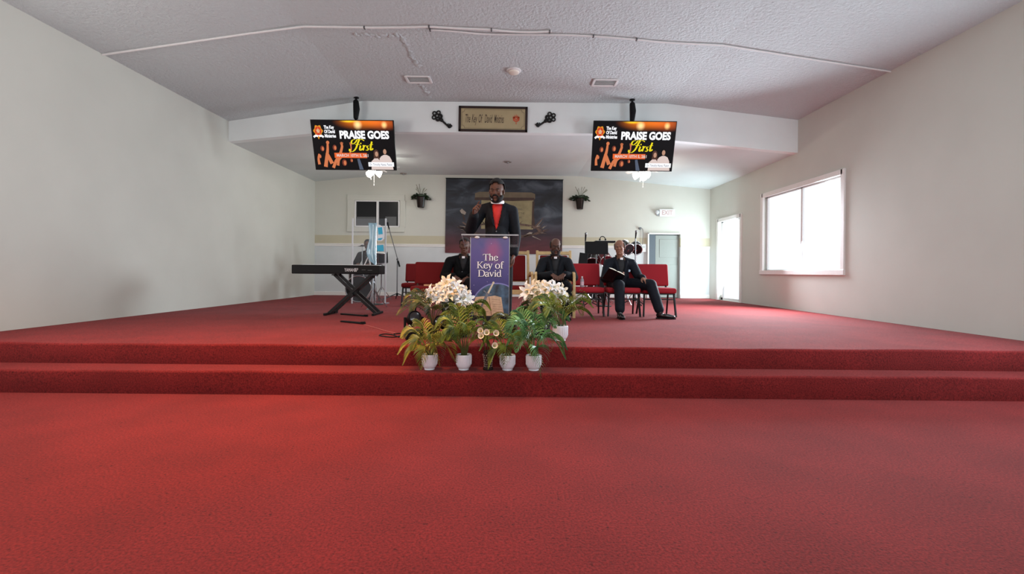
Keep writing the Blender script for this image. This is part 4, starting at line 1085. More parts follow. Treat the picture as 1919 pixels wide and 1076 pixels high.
seated(1040, 7.0, R(-4), 'person seated in light wood armchair, black clerical shirt, hands on lap',
       skin=SKIN, jacket=SUITC, trouser=SUIT, shirt=SHIRTK, head_s=1.03, look=(10, 0, 4), hair='rim', beard=True, glasses=True, hands=handdown, bodyw=1.02, hairmat=mat('greying_hair', rgb(60, 54, 52), .85), vneck=1.15, belly=0.02,
       J=dict(wrR=(-0.06, -0.26, 0.645), wrL=(0.13, -0.26, 0.65), elR=(-0.27, -0.06, 0.60), elL=(0.28, -0.06, 0.60), knR=(-0.17, -0.42, 0.47), knL=(0.15, -0.42, 0.47), anR=(-0.15, -0.42, 0.09), anL=(0.17, -0.42, 0.09)))
seated(864, 7.2, R(4), 'person seated leftmost, black clerical suit, partly behind the clear lectern',
       skin=SKIN, jacket=SUIT, trouser=SUIT, shirt=SHIRTK, head_s=1.0, look=(6, 0, -4), hair='short', beard=False, hands=handdown, bodyw=1.05, vneck=0.8,
       J=dict(head=(0.05, -0.03, 1.085), neck=(0.03, 0.06, 0.90), wrR=(-0.10, -0.24, 0.60), wrL=(0.12, -0.24, 0.59)))
# right-hand man with book
seated(1163, 7.3, R(2), 'person seated before doorway, open book in hand, pale pocket square',
       skin=SKIN2, jacket=SUITN, trouser=SUITN, shirt=SHIRTK, head_s=1.0, look=(4, -4, -24), hair='rim', hairmat=HAIRG, beard=False, hands=dict(
           R=((0.9, -0.35, 0.15), (0.1, 0.3, 1), (0, -1, 0.2), (0.5, 0.5, 0.5, 0.5, 0.6)), L=((0.25, -1, -0.35), (0, 0.2, -1), (-1, -0.2, 0), (0.3, 0.35, 0.4, 0.4, 0.3))),
       bodyw=1.05, vneck=1.2, pocket=mat('pale_pocket_square', rgb(190, 208, 226), .6), belly=0.02,
       J=dict(head=(-0.03, -0.02, 1.085), neck=(0, 0.07, 0.90), shR=(-0.19, 0.06, 0.83), shL=(0.19, 0.06, 0.825), elR=(-0.27, -0.05, 0.585), wrR=(-0.17, -0.25, 0.605), elL=(0.29, -0.02, 0.60), wrL=(0.275, -0.25, 0.60),
              knR=(-0.14, -0.42, 0.49), anR=(-0.165, -0.56, 0.10), knL=(0.36, -0.38, 0.50), anL=(0.44, -0.55, 0.10)),
       feet=dict(R=(-0.08, -1, 0), L=(0.95, -0.45, 0)))
# person behind the drum shield
seated(689, 10.9, R(-6), 'person in dark clothes seated behind the drum shield',
       skin=SKIN, jacket=SUIT, trouser=SUIT, shirt=SHIRTK, head_s=0.98, look=(4, 0, 12), hair='short', hands=handdown, bodyw=1.15, vneck=0.3,
       J=dict(head=(0.0, -0.03, 1.30), neck=(0, 0.05, 1.13), chest=(0, 0.08, 0.92), pelvis=(0, 0.08, 0.60), shR=(-0.21, 0.05, 1.05), shL=(0.21, 0.05, 1.05), elR=(-0.30, -0.05, 0.80), elL=(0.30, -0.05, 0.80),
              wrR=(-0.14, -0.26, 0.84), wrL=(0.16, -0.26, 0.84), hipR=(-0.09, 0.05, 0.60), hipL=(0.09, 0.05, 0.60), knR=(-0.18, -0.38, 0.55), knL=(0.18, -0.38, 0.55)))
py_ = HZ + (CAMH-ZS)*F/10.95
t = thing('drum_stool', 'round black stool under the person behind the drum shield', 'stool', (at(689, py_, 10.98).x, 10.98, ZS))
MB().lathe([(0.15, 0.40), (0.165, 0.42), (0.165, 0.455), (0.15, 0.468)], n=24).build('seat', BLACK, t, smooth=True)
MB().tube([(0, 0, 0.40), (0, 0, 0.12)], 0.018, 10).build('post', CHROME, t, smooth=True)
for k in range(3): MB().bar((0, 0, 0.22), (0.22*math.cos(R(120*k)), 0.22*math.sin(R(120*k)), 0.01), 0.02).build('leg', CHROME, t)

# open book held by the right-hand man
bk = at(1150, 517, 6.93)
t = thing('open_book', 'open book with cream pages and black cover held on a lap', 'book', bk); t.rotation_euler = (R(-52), R(24), R(4))
for sx in (-1, 1):
    mb = MB(); n = 8; A = []
    for i in range(n+1):
        x_ = sx*(0.004+0.125*i/n); z_ = 0.020*math.sin(PI*min(1, i/n*0.9+0.12)); A.append((x_, z_))
    poly = A + [(x_, z_-0.022) for x_, z_ in reversed(A)]
    mb.prism(poly, -0.10, 0.10).build('page_block', mat('cream_page', rgb(226, 216, 196), .7), t)
MB().box((-0.068, 0, -0.024), (0.14, 0.215, 0.006), (0, R(-4), 0)).box((0.068, 0, -0.024), (0.14, 0.215, 0.006), (0, R(4), 0)).build('book_cover', LEATHER, t, bevel=0.002)

# ------------------------------------------------------------------ clear lectern with poster
YP = 5.06
x0, x1 = at(881.5, 500, YP).x, at(954.5, 500, YP).x; xc = (x0+x1)/2; pw = x1-x0
t = thing('acrylic_lectern', 'clear acrylic lectern with a purple poster on its front', 'lectern', (xc, YP, ZS))
ztop = 1.06+69/F*4.95-ZS
MB().box((0, 0, ztop/2), (pw+0.004, 0.010, ztop-0.02)).build('front_panel', ACRY, t)
for sx in (-1, 1): MB().box((sx*(pw/2), 0.0, ztop/2), (0.008, 0.014, ztop-0.03)).build('panel_edge', ACRE, t)
MB().box((0, 0.16, 0.010), (pw+0.12, 0.44, 0.018)).build('base_plate', ACRY, t, bevel=0.003)
for sx in (-1, 1): MB().box((sx*pw*0.32, 0.15, (ztop-0.06)/2), (0.010, 0.26, ztop-0.10)).build('side_panel', ACRY, t)
shx0, shx1 = at(865, 442, 4.95).x-xc, at(971.5, 442, 4.95).x-xc
Mt = Matrix.Rotation(R(-17), 3, 'X')
sc_ = Vector(((shx0+shx1)/2, 0.065, ztop-0.052))
ls = MB().box(sc_, (shx1-shx0, 0.37, 0.010), Mt).build('reading_shelf', ACRY, t)
MB().bar(sc_+Mt @ Vector((shx0-sc_.x, -0.185, 0)), sc_+Mt @ Vector((shx1-sc_.x, -0.185, 0)), 0.012, 0.014).build('shelf_edge', ACRE, t)
for sx in (-1, 1): MB().bar(sc_+Mt @ Vector((sx*(shx1-shx0)/2, -0.185, 0)), sc_+Mt @ Vector((sx*(shx1-shx0)/2, 0.185, 0)), 0.008, 0.012).build('shelf_edge', ACRE, t)
MB().bar(sc_+Mt @ Vector((shx0-sc_.x, 0.185, 0.012)), sc_+Mt @ Vector((shx1-sc_.x, 0.185, 0.012)), 0.010, 0.03).build('shelf_lip', ACRY, t)
for px in (894, 947): MB().ell((at(px, 442, 5.0).x-xc, -0.045, ztop-0.022), (0.028, 0.018, 0.014), n=12).build('clamp', WPLAS, t, smooth=True)
def space_mat():
    m = mat('space_print', rgb(60, 40, 130), 0.35); nt = m.node_tree; b = nt.nodes['Principled BSDF']
    tc = nt.nodes.new('ShaderNodeTexCoord'); sp = nt.nodes.new('ShaderNodeSeparateXYZ'); nt.links.new(tc.outputs['Object'], sp.inputs[0])
    mr = nt.nodes.new('ShaderNodeMapRange'); mr.inputs['From Min'].default_value = 0.0; mr.inputs['From Max'].default_value = ztop
    nt.links.new(sp.outputs['Z'], mr.inputs['Value'])
    r = nt.nodes.new('ShaderNodeValToRGB'); e = r.color_ramp.elements
    e[0].position = 0.2; e[0].color = rgb(26, 14, 84); e[1].position = 1.0; e[1].color = rgb(66, 50, 122)
    x = e.new(0.55); x.color = rgb(46, 28, 112); x = e.new(0.8); x.color = rgb(66, 42, 128)
    nt.links.new(mr.outputs[0], r.inputs[0])
    sub = nt.nodes.new('ShaderNodeVectorMath'); sub.operation = 'SUBTRACT'; sub.inputs[1].default_value = (0.03, 0, ztop*0.84); nt.links.new(tc.outputs['Object'], sub.inputs[0])
    sc = nt.nodes.new('ShaderNodeVectorMath'); sc.operation = 'MULTIPLY'; sc.inputs[1].default_value = (6.4, 0, 5.4); nt.links.new(sub.outputs[0], sc.inputs[0])
    n = nt.nodes.new('ShaderNodeTexNoise'); n.inputs['Scale'].default_value = 6; nt.links.new(tc.outputs['Object'], n.inputs['Vector'])
    ln = nt.nodes.new('ShaderNodeVectorMath'); ln.operation = 'LENGTH'; nt.links.new(sc.outputs[0], ln.inputs[0])
    ad = nt.nodes.new('ShaderNodeMath'); ad.operation = 'ADD'; nt.links.new(ln.outputs['Value'], ad.inputs[0])
    nm = nt.nodes.new('ShaderNodeMath'); nm.operation = 'MULTIPLY_ADD'; nm.inputs[1].default_value = 0.8; nm.inputs[2].default_value = -0.4; nt.links.new(n.outputs['Fac'], nm.inputs[0]); nt.links.new(nm.outputs[0], ad.inputs[1])
    r2 = nt.nodes.new('ShaderNodeValToRGB'); r2.color_ramp.interpolation = 'EASE'; e = r2.color_ramp.elements; e[0].color = (1, 1, 1, 1); e[1].color = (0, 0, 0, 1); nt.links.new(ad.outputs[0], r2.inputs[0])
    mx = nt.nodes.new('ShaderNodeMixRGB'); mx.inputs[2].default_value = rgb(138, 44, 112); nt.links.new(r2.outputs[0], mx.inputs[0]); nt.links.new(r.outputs[0], mx.inputs[1])
    vo = nt.nodes.new('ShaderNodeTexVoronoi'); vo.inputs['Scale'].default_value = 13; nt.links.new(tc.outputs['Object'], vo.inputs['Vector'])
    r3 = nt.nodes.new('ShaderNodeValToRGB'); e = r3.color_ramp.elements; e[0].position = 0.0; e[0].color = (1, 1, 1, 1); e[1].position = 0.09; e[1].color = (0, 0, 0, 1); nt.links.new(vo.outputs['Distance'], r3.inputs[0])
    m2 = nt.nodes.new('ShaderNodeMixRGB'); m2.inputs[2].default_value = rgb(210, 190, 235); nt.links.new(r3.outputs[0], m2.inputs[0]); nt.links.new(mx.outputs[0], m2.inputs[1])
    nt.links.new(m2.outputs[0], b.inputs['Base Color']); return m
PSM = [space_mat(), mat('poster_white', rgb(246, 244, 252), 0.4), mat('poster_shadow', rgb(30, 20, 70), 0.5), mat('globe_print', rgb(70, 104, 140), 0.4, color2=rgb(14, 22, 44), scale=9), mat('globe_rim', rgb(120, 120, 190), 0.4),
       mat('page_print', rgb(214, 186, 158), 0.5, noise=0.25, scale=30), mat('page_gutter', rgb(120, 76, 60), 0.5), mat('blade_print', rgb(120, 124, 140), 0.35, noise=0.4, scale=25), mat('hilt_print', rgb(206, 196, 176), 0.35), mat('poster_black', rgb(12, 10, 18), 0.5)]
pr = Print(-0.0075, 0.0005)
k_ = YP/F
PX = lambda px: (px-918)*k_
PZ = lambda py: (602-py)*k_ + (ZS*0) + 0.395 - 0.385 + 0.0
zoff = at(918, 446.5, YP).z-ZS
PZ = lambda py: zoff - (py-446.5)*k_
pr.rect(-pw/2+0.004, PZ(601), pw/2-0.004, PZ(446.5), 0)
pr.layer(); cx, cz, rg = PX(932), PZ(578), 48*k_
def clipx(x): return max(-pw/2+0.004, min(pw/2-0.004, x))
def disc(r_, mi, zmin):
    pts = []
    for i in range(61):
        a_ = PI*i/60; pts.append((clipx(cx+r_*math.cos(a_)), max(zmin, cz+r_*math.sin(a_))))
    pts += [(clipx(cx-r_), zmin), (clipx(cx+r_), zmin)]
    pr.poly(pts, mi)
disc(rg, 4, PZ(597)); pr.layer(); disc(rg*0.955, 3, PZ(597))
pr.layer(); pr.rect(-pw/2+0.004, PZ(601), pw/2-0.004, PZ(592), 9)
pr.layer()
def pg(P, mi): pr.poly([(PX(x_), PZ(y_)) for x_, y_ in P], mi)
pg([(888, 588), (889, 566), (892, 557), (904, 555.5), (917, 555.5), (922, 592), (905, 592), (890, 591)], 5)
pg([(917, 555.5), (928, 554), (940, 557), (945, 589), (932, 589), (922, 592)], 5)
pr.layer(); pr.stroke([(PX(917), PZ(556)), (PX(922), PZ(592))], 0.006, 6)
for k in range(6):
    y_ = 562+k*4.4
    pr.stroke([(PX(893+k*0.2), PZ(y_)), (PX(913+k*0.7), PZ(y_-0.6))], 0.0022, 6); pr.stroke([(PX(922+k*0.7), PZ(y_-1)), (PX(938+k), PZ(y_))], 0.0022, 6)
pr.layer(); pg([(912, 548), (917, 551), (903, 578), (900, 580), (901, 575)], 7)
pr.layer(); pr.stroke([(PX(907), PZ(545)), (PX(916), PZ(551)), (PX(922), PZ(551))], (0.014, 0.01), 7)
pr.stroke([(PX(915), PZ(550)), (PX(920), PZ(540)), (PX(924), PZ(532))], (0.022, 0.016), 8); pr.oval(PX(925), PZ(530), 0.013, 0.014, 8, 12)
# serif lettering drawn with a broad pen
GL = {
 'T': (0.60, [[(.31, 0), (.31, .66)]], [[(.03, .645), (.59, .645)], [(.04, .66), (.03, .52)], [(.58, .66), (.59, .52)], [(.18, .012), (.44, .012)]]),
 'h': (0.50, [[(.12, 0), (.12, .69)], [(.13, .33), (.22, .43), (.33, .43), (.375, .33), (.38, .0)]], [[(.02, .012), (.21, .012)], [(.28, .012), (.48, .012)], [(.02, .66), (.12, .69)]]),
 'e': (0.44, [[(.06, .26), (.38, .26)], [(.385, .26), (.35, .40), (.23, .455), (.10, .38), (.055, .22), (.11, .06), (.24, -.005), (.34, .03), (.41, .11)]], []),
 'K': (0.68, [[(.13, 0), (.13, .66)], [(.26, .36), (.60, .0)]], [[(.14, .27), (.54, .65)], [(.02, .012), (.25, .012)], [(.02, .648), (.25, .648)], [(.48, .012), (.70, .012)], [(.42, .648), (.64, .648)]]),
 'y': (0.47, [[(.06, .44), (.24, .02)]], [[(.41, .44), (.22, -.05), (.13, -.19), (.04, -.20)], [(.0, .44), (.16, .44)], [(.32, .44), (.47, .44)]]),
 'o': (0.50, [[(.25, .455), (.10, .38), (.055, .22), (.10, .06), (.25, -.005), (.40, .06), (.445, .22), (.40, .38), (.25, .455)]], []),
 'f': (0.33, [[(.36, .62), (.29, .69), (.19, .64), (.16, .50), (.16, .0)]], [[(.03, .44), (.30, .44)], [(.05, .012), (.28, .012)]]),
 'D': (0.72, [[(.13, 0), (.13, .66)], [(.30, .65), (.52, .60), (.64, .46), (.66, .33), (.64, .19), (.52, .05), (.30, .01)]], [[(.02, .648), (.32, .648)], [(.02, .012), (.32, .012)]]),
 'a': (0.44, [[(.07, .35), (.12, .43), (.22, .455), (.31, .40), (.32, .28), (.32, .06), (.36, .02), (.43, .05)], [(.32, .27), (.16, .22), (.06, .14), (.08, .02), (.18, .0), (.32, .09)]], []),
 'v': (0.47, [[(.06, .44), (.24, .0)]], [[(.41, .44), (.24, .0)], [(.0, .44), (.16, .44)], [(.32, .44), (.47, .44)]]),
 'i': (0.26, [[(.13, 0), (.13, .44)]], [[(.03, .012), (.23, .012)], [(.03, .42), (.13, .44)]]),
 'd': (0.50, [[(.38, .0), (.38, .69)], [(.37, .38), (.25, .455), (.10, .38), (.055, .22), (.10, .06), (.22, -.005), (.37, .08)]], [[(.28, .66), (.38, .69)], [(.38, .012), (.48, .012)]]),
 ' ': (0.26, [], [])}
def serif(word, px_c, py_base, em_px, mi):
    em = em_px*k_; total = sum(GL[c_][0] for c_ in word)*em; x_ = PX(px_c)-total/2; z_ = PZ(py_base)
    for ch_ in word:
        adv, thick, thin = GL[ch_]
        for P in thick: pr.stroke([(x_+a*em, z_+b*em) for a, b in P], 0.105*em, mi, thin=0.035*em)
        for P in thin: pr.stroke([(x_+a*em, z_+b*em) for a, b in P], 0.045*em, mi)
        if ch_ == 'i': pr.oval(x_+.13*em, z_+.59*em, .06*em, .06*em, mi, 12)
        x_ += adv*em
for dx, dy, mi in ((0.7, 0.8, 2), (0, 0, 1)):
    pr.layer()
    serif('The', 919+dx, 488.5+dy, 18.5, mi); serif('Key of', 918.5+dx, 503+dy, 18.5, mi); serif('David', 918+dx, 518.5+dy, 18.5, mi)
rr = random.Random(5)
pr.build('poster', PSM, t)

# ------------------------------------------------------------------ plants
def frond(mb, base, dirv, L, rise, droop, lm=0.11, n=18, wid=0.0105, rr=random):
    """a feathered palm leaf arching out from base"""
    dirv = Vector((dirv[0], dirv[1], 0)).normalized(); side = Vector((-dirv.y, dirv.x, 0))
    pts = []
    for i in range(n+1):
        s_ = i/n; pts.append(base + dirv*L*(s_**1.15)*0.92 + Vector((0, 0, rise*math.sin(min(1.0, s_*1.05)*PI*0.62)*L - droop*L*s_**2.3)))
    mb.tube(pts, [0.0032*(1-0.8*i/n)+0.0006 for i in range(n+1)], 5)
    tw = rr.uniform(-0.35, 0.35)
    for i in range(3, n+1):
        s_ = i/n; p = pts[i]; tg = (pts[min(i+1, n)]-pts[i-1]).normalized()
        l0 = lm*math.sin(PI*min(1, 0.18+s_*0.80))**0.7*(0.75+0.35*(1-s_))
        for sx in (-1, 1):
            jit = rr.uniform(-0.12, 0.12)
            upn = side.cross(tg) if side.cross(tg).z > 0 else -side.cross(tg)
            d = (tg*(0.62+0.35*s_+jit) + side*sx*(0.9-0.35*s_) + upn*(0.22+tw*sx)).normalized()
            wv = tg*wid*0.5 + upn*wid*0.5*sx
            q1 = p + d*l0*0.5; q2 = p + d*l0*0.95 + Vector((0, 0, -l0*(0.30+0.1*jit))); qm = p+d*l0*0.75 + Vector((0, 0, -l0*0.10))
            mb.add([p-wv*0.4, p+wv*0.4, q1+wv, q1-wv, qm+wv*0.8, qm-wv*0.8, q2], [(0, 1, 2, 3), (3, 2, 4, 5), (5, 4, 6)])
def palm(px, D, z, label, leaf, fronds, pot='white', H=0.0, lm=0.11, seed=1, stemh=0.12, ps=1.0):
    rr = random.Random(seed)
    x = at(px, HZ+(CAMH-z)*F/D, D).x
    t = thing('potted_palm', label, 'potted plant', (x, D, z), 0, 'potted palms before the lectern')
    pm = POTW if pot == 'white' else POTD
    o = MB().lathe([(r_*ps, z_*ps) for r_, z_ in ((0.045, 0), (0.047, 0.006), (0.045, 0.012), (0.058, 0.026), (0.066, 0.045), (0.068, 0.128), (0.066, 0.134), (0.060, 0.134), (0.058, 0.118), (0.0, 0.117))], n=32).build('pot', pm, t, smooth=True)
    if pot == 'white':
        mb = MB()
        for k in range(24): a_ = 2*PI*k/24; mb.bar((0.0675*ps*math.cos(a_), 0.0675*ps*math.sin(a_), 0.05*ps), (0.0685*ps*math.cos(a_), 0.0685*ps*math.sin(a_), 0.125*ps), 0.003)
        mb.build('pot_fluting', pm, t)
    MB().lathe([(0.057*ps, 0.117*ps), (0.05*ps, 0.124*ps), (0.0, 0.126*ps)], n=20).build('soil', SOIL, t, smooth=True)
    st = MB(); lv = MB(); lv.flat = True
    top = Vector((0, 0, 0.12*ps))
    for k, (ang, L, rise, droop) in enumerate(fronds):
        a_ = R(ang); b0 = Vector((0.018*math.cos(a_), 0.018*math.sin(a_), 0.115*ps)); b1 = Vector((0.04*math.cos(a_), 0.04*math.sin(a_), 0.12+stemh*(0.7+0.5*rr.random())))
        st.tube(crom([b0, (b0+b1)/2+Vector((0.005, 0, 0.01)), b1], 3), [0.005]*6+[0.0035], 6)
        frond(lv, b1, (math.cos(a_), math.sin(a_)), L, rise, droop, lm, rr=rr)
    st.build('stem', STEM, t, smooth=True); lv.build('fronds', leaf, t)
    return t
# angle: 0 to the viewer's right, 90 away, 180 left, 270 towards the viewer
def ring(n, L, rise, droop, a0=0, seed=0, keep=lambda a: True):
    rr = random.Random(seed); return [((a0+360*k/n) % 360, L*rr.uniform(0.85, 1.12), rise*rr.uniform(0.85, 1.15), droop*rr.uniform(0.8, 1.2)) for k in range(n) if keep((a0+360*k/n) % 360)]
YT = 3.985
palm(805, YT, ZT, 'potted palm in white pot, first from the left, yellowish low fronds', LF[0],
     [(185, .25, .5, .55), (165, .24, .8, .35), (215, .22, .45, .8), (262, .20, .45, 1.0), (300, .22, .5, .85), (335, .25, .45, .75), (5, .24, .6, .5), (90, .2, 1.1, .2), (130, .22, 1.2, .25), (60, .24, 1.1, .3), (240, .2, .9, .6), (285, .2, 1.0, .5), (195, .22, 1.0, .4), (325, .2, 1.0, .4)], seed=3, stemh=.05, lm=.13)
palm(869, YT, ZT, 'potted palm in white pot, second from the left, upright fronds', LF[1],
     [(185, .24, .5, .45), (155, .24, 1.0, .3), (220, .2, .7, .6), (260, .18, .8, .7), (310, .2, .7, .7), (350, .22, .5, .55), (20, .25, .9, .4), (90, .22, 1.3, .1), (120, .24, 1.3, .15), (60, .23, 1.3, .2), (200, .24, 1.0, .5), (285, .2, 1.0, .55), (240, .2, 1.1, .6), (335, .2, 1.0, .5)], seed=4, stemh=.12, lm=.13)
palm(951, YT, ZT, 'potted palm in white pot beside the dark crystal vase', LF[1],
     [(190, .22, .6, .6), (160, .22, .9, .3), (225, .20, .4, 1.0), (262, .17, .5, 1.1), (330, .20, .5, .7), (20, .20, .7, .4), (90, .22, 1.1, .2), (50, .22, 1.0, .3), (130, .22, 1.1, .2), (290, .18, .9, .6), (205, .2, .9, .5)], seed=5, stemh=.07, lm=.125)
palm(1000, YT, ZT, 'potted palm in white pot, bluish green, one frond over pot', LF[2],
     [(195, .24, .6, .75), (170, .24, 1.0, .4), (230, .22, .8, .8), (285, .17, .3, 1.6), (300, .22, .8, .7), (335, .27, .45, .8), (10, .28, .5, .6), (40, .24, 1.0, .4), (90, .24, 1.2, .2), (130, .26, 1.2, .3), (250, .24, 1.1, .8), (210, .26, 1.1, .7), (270, .22, 1.2, .6)], seed=6, stemh=.10, lm=.14)
palm(1050, 4.50, ZS, 'potted palm in white pot standing alone on the stage edge', LF[1],
     [(175, .32, .7, .4), (150, .3, .9, .3), (200, .34, .6, .5), (0, .30, .8, .30), (345, .31, .45, .40), (12, .30, .9, .3), (60, .24, .9, .3), (100, .26, 1.0, .2), (320, .22, .8, .5), (230, .22, .8, .5), (130, .28, .9, .3)], seed=7, stemh=.10, lm=.14, ps=1.12)
palm(812, 4.66, ZS, 'palm in dark pot at the left rear of the plants', LF[3],
     [(180, .36, .45, .35), (165, .34, .9, .40), (195, .30, .7, .3), (140, .30, 1.0, .3), (30, .26, .6, .4), (220, .24, .7, .5), (270, .22, .7, .6), (320, .24, .6, .5), (90, .25, .9, .3)], 'dark', seed=8, stemh=.10, lm=.14)
palm(868, 4.72, ZS, 'palm in dark pot under the left lilies', LF[1],
     [(180, .26, .3, .5), (210, .24, .4, .6), (250, .26, .5, .7), (290, .26, .5, .7), (330, .26, .5, .6), (0, .26, .7, .4), (275, .24, .3, .5), (310, .24, .8, .7)], 'dark', seed=9, stemh=.10, lm=.14)
palm(958, 4.70, ZS, 'palm in dark pot at the foot of the lectern', LF[3],
     [(185, .20, .3, .5), (215, .20, .3, .5), (300, .22, .5, .5), (340, .24, .7, .4), (0, .24, .8, .4), (20, .22, .9, .4), (270, .2, .3, .5)], 'dark', seed=10, stemh=.08, lm=.13)
palm(1012, 4.68, ZS, 'palm in dark pot under the right lilies', LF[2],
     [(180, .28, .5, .5), (210, .24, .4, .6), (250, .22, .4, .7), (290, .22, .4, .7), (330, .26, .4, .6), (0, .28, .5, .5), (275, .24, .3, .5)], 'dark', seed=12, stemh=.09, lm=.14)

def lily(parent, base, d, s_, m_, rr):
    """one trumpet bloom with six curled petals"""
    q = Vector((0, 0, 1)).rotation_difference(d.normalized()).to_matrix(); mb = MB(); mb.flat = True
    for k in range(6):
        a_ = R(60*k)+rr.uniform(-.1, .1); u_ = Vector((math.cos(a_), math.sin(a_), 0)); n_ = Vector((-u_.y, u_.x, 0))
        rows = [(0.005, -0.01, 0.005), (0.012, 0.024, 0.010), (0.026, 0.052, 0.016), (0.052, 0.068, 0.013), (0.082, 0.058, 0.001)]
        vs = []
        for r_, z_, w_ in rows:
            for e_ in (-1, 0, 1): vs.append(base + q @ ((u_*r_ + n_*w_*e_ + Vector((0, 0, z_ + (0.003 if e_ else -0.002))))*s_))
        mb.add(vs, [(i*3+j, i*3+j+1, i*3+j+4, i*3+j+3) for i in range(4) for j in range(2)])
    mb.build('bloom', m_, parent, smooth=True)
    mb = MB()
    for k in range(4):
        a_ = R(90*k); mb.tube([base, base + q @ (Vector((0.012*math.cos(a_), 0.012*math.sin(a_), 0.06))*s_)], [0.0014, 0.0024], 5)
    return mb
def lilies(px, py, D, label, spots, m_, seed):
    rr = random.Random(seed); c = at(px, py, D)
    t = thing('lily_arrangement', label, 'flower arrangement', (c.x, D, ZS), 0, 'white lily arrangements before the lectern')
    MB().lathe([(0.05, 0), (0.055, 0.01), (0.04, 0.06), (0.055, 0.15), (0.05, 0.155), (0.0, 0.14)], n=24).build('vase', POTD, t, smooth=True)
    st = MB(); lf = MB(); lf.flat = True; sm_ = MB()
    for (dx, dy, r_) in spots:
        p = at(px+dx, py+dy, D + r_); p = p - Vector((c.x, D, ZS))
        d = Vector((dx*0.03+rr.uniform(-.25, .25), -0.75+rr.uniform(-.2, .3), 0.45 - dy*0.022 + rr.uniform(-.2, .2)))
        b_ = p - d.normalized()*0.035
        x_ = lily(t, b_, d, 1.25+rr.uniform(-.15, .2), m_ if rr.random() < .75 else PETALC, rr); k0 = len(sm_.v); sm_.v += x_.v; sm_.f += [[i+k0 for i in f] for f in x_.f]; sm_.mi += x_.mi
        st.tube(crom([(0, 0, 0.12), (p.x*0.4, p.y*0.4, 0.12+(p.z-0.12)*0.55), tuple(b_)], 4), 0.0035, 5)
    for k in range(34):
        a_ = rr.uniform(0, 2*PI); h = rr.uniform(0.16, 0.36); L = rr.uniform(0.08, 0.15); d = Vector((math.cos(a_), math.sin(a_)*0.7, rr.uniform(0.1, 0.9))).normalized()
        p = Vector((math.cos(a_)*0.03, math.sin(a_)*0.03, h)); n_ = d.cross(Vector((0, 0, 1))).normalized()*0.014
        lf.add([p, p+d*L*0.4+n_, p+d*L, p+d*L*0.4-n_], [(0, 1, 2, 3)])
    st.build('stem', STEM, t, smooth=True); lf.build('leaves', leafmat('lily_leaf', rgb(44, 86, 48), rgb(20, 44, 26)), t); sm_.build('stamens', STAM, t)
sp = [(-37, 3, 0), (-28, 9, -.03), (-24, -1, 0), (-17, 6, -.04), (-14, -8, .02), (-8, 1, -.02), (-6, -14, .03), (2, -7, -.02), (1, 4, -.05), (8, -16, .03), (10, -3, -.03), (14, -11, .0), (18, 4, -.03), (20, -6, .02), (26, 6, -.02), (27, -3, .02), (33, 8, 0), (-32, -3, .02), (-3, -20, .03), (-20, -6, .03), (5, 12, -.02), (22, 11, -.03)]
lilies(842, 554, 4.78, 'big cluster of white lilies left of the purple poster', sp, PETAL, 21)
sp = [(-32, -4, 0), (-23, -10, 0), (-16, 0, -.03), (-10, -14, .02), (-4, -5, -.03), (-12, 9, -.04), (2, -13, .02), (8, -2, -.03), (14, -9, .0), (20, 3, -.03), (26, -5, 0), (30, 4, -.02), (10, 9, -.03), (-2, 4, -.05), (-26, 4, 0)]
lilies(1024, 552, 4.80, 'cluster of white lilies right of the purple poster', sp, PETAL, 22)

# crystal vase with callas
xv = at(914.5, 690, YT).x
t = thing('crystal_vase', 'dark crystal vase of cream calla lilies on the step', 'vase', (xv, YT+0.01, ZT))
CRY = mat('dark_crystal', rgb(70, 56, 54), 0.12, trans=0.5, spec=0.8)
MB().lathe([(0.046, 0), (0.047, 0.012), (0.034, 0.03), (0.032, 0.07), (0.04, 0.13), (0.046, 0.165), (0.042, 0.165), (0.036, 0.13), (0.028, 0.07), (0.0, 0.03)], n=20).build('vase_body', CRY, t)
mb = MB(); rr = random.Random(2)
for i in range(6):
    for k in range(12):
        a_ = 2*PI*(k+0.5*(i % 2))/12; z_ = 0.03+i*0.02; r_ = 0.034+0.0008*i*i*0.6
        mb.ell((r_*math.cos(a_), r_*math.sin(a_), z_), (0.0055, 0.0055, 0.008), n=6)
mb.build('cut_facets', mat('crystal_facet', rgb(190, 170, 160), 0.08, trans=0.4, spec=1.0), t)
st = MB()
for px, py, dy in ((900.5, 620.5, -0.18), (901.5, 630, -0.20), (912, 623.5, -0.19), (929.5, 625, -0.18), (927, 648, -0.19)):
    p = at(px, py, YT+dy) - Vector((xv, YT+0.01, ZT)); d = Vector((p.x*3, -1, 0.25)).normalized(); q = Vector((0, 0, 1)).rotation_difference(d).to_matrix()
    mb = MB(); mb.flat = True; n = 14; rows = [(0.004, -0.035), (0.011, -0.01), (0.018, 0.004), (0.026, 0.009)]
    vs = [p + q @ Vector((r_*math.cos(2*PI*k/n)*(1), r_*math.sin(2*PI*k/n)*(1.15 if math.sin(2*PI*k/n) > 0 else .9), z_)) for r_, z_ in rows for k in range(n)]
    mb.add(vs, [(i*n+k, i*n+(k+1) % n, (i+1)*n+(k+1) % n, (i+1)*n+k) for i in range(3) for k in range(n)])
    bl = mb.build('calla_bloom', PETALC, t, smooth=True)
    MB().tube([p - d*0.02, p + d*0.004], 0.004, 6).build('spadix', STAM, bl)
    st.tube(crom([(0, 0, 0.05), (p.x*0.5, p.y*0.3, 0.14+p.z*0.2), tuple(p-d*0.03)], 4), 0.004, 6)
st.build('stem', STEM, t, smooth=True)

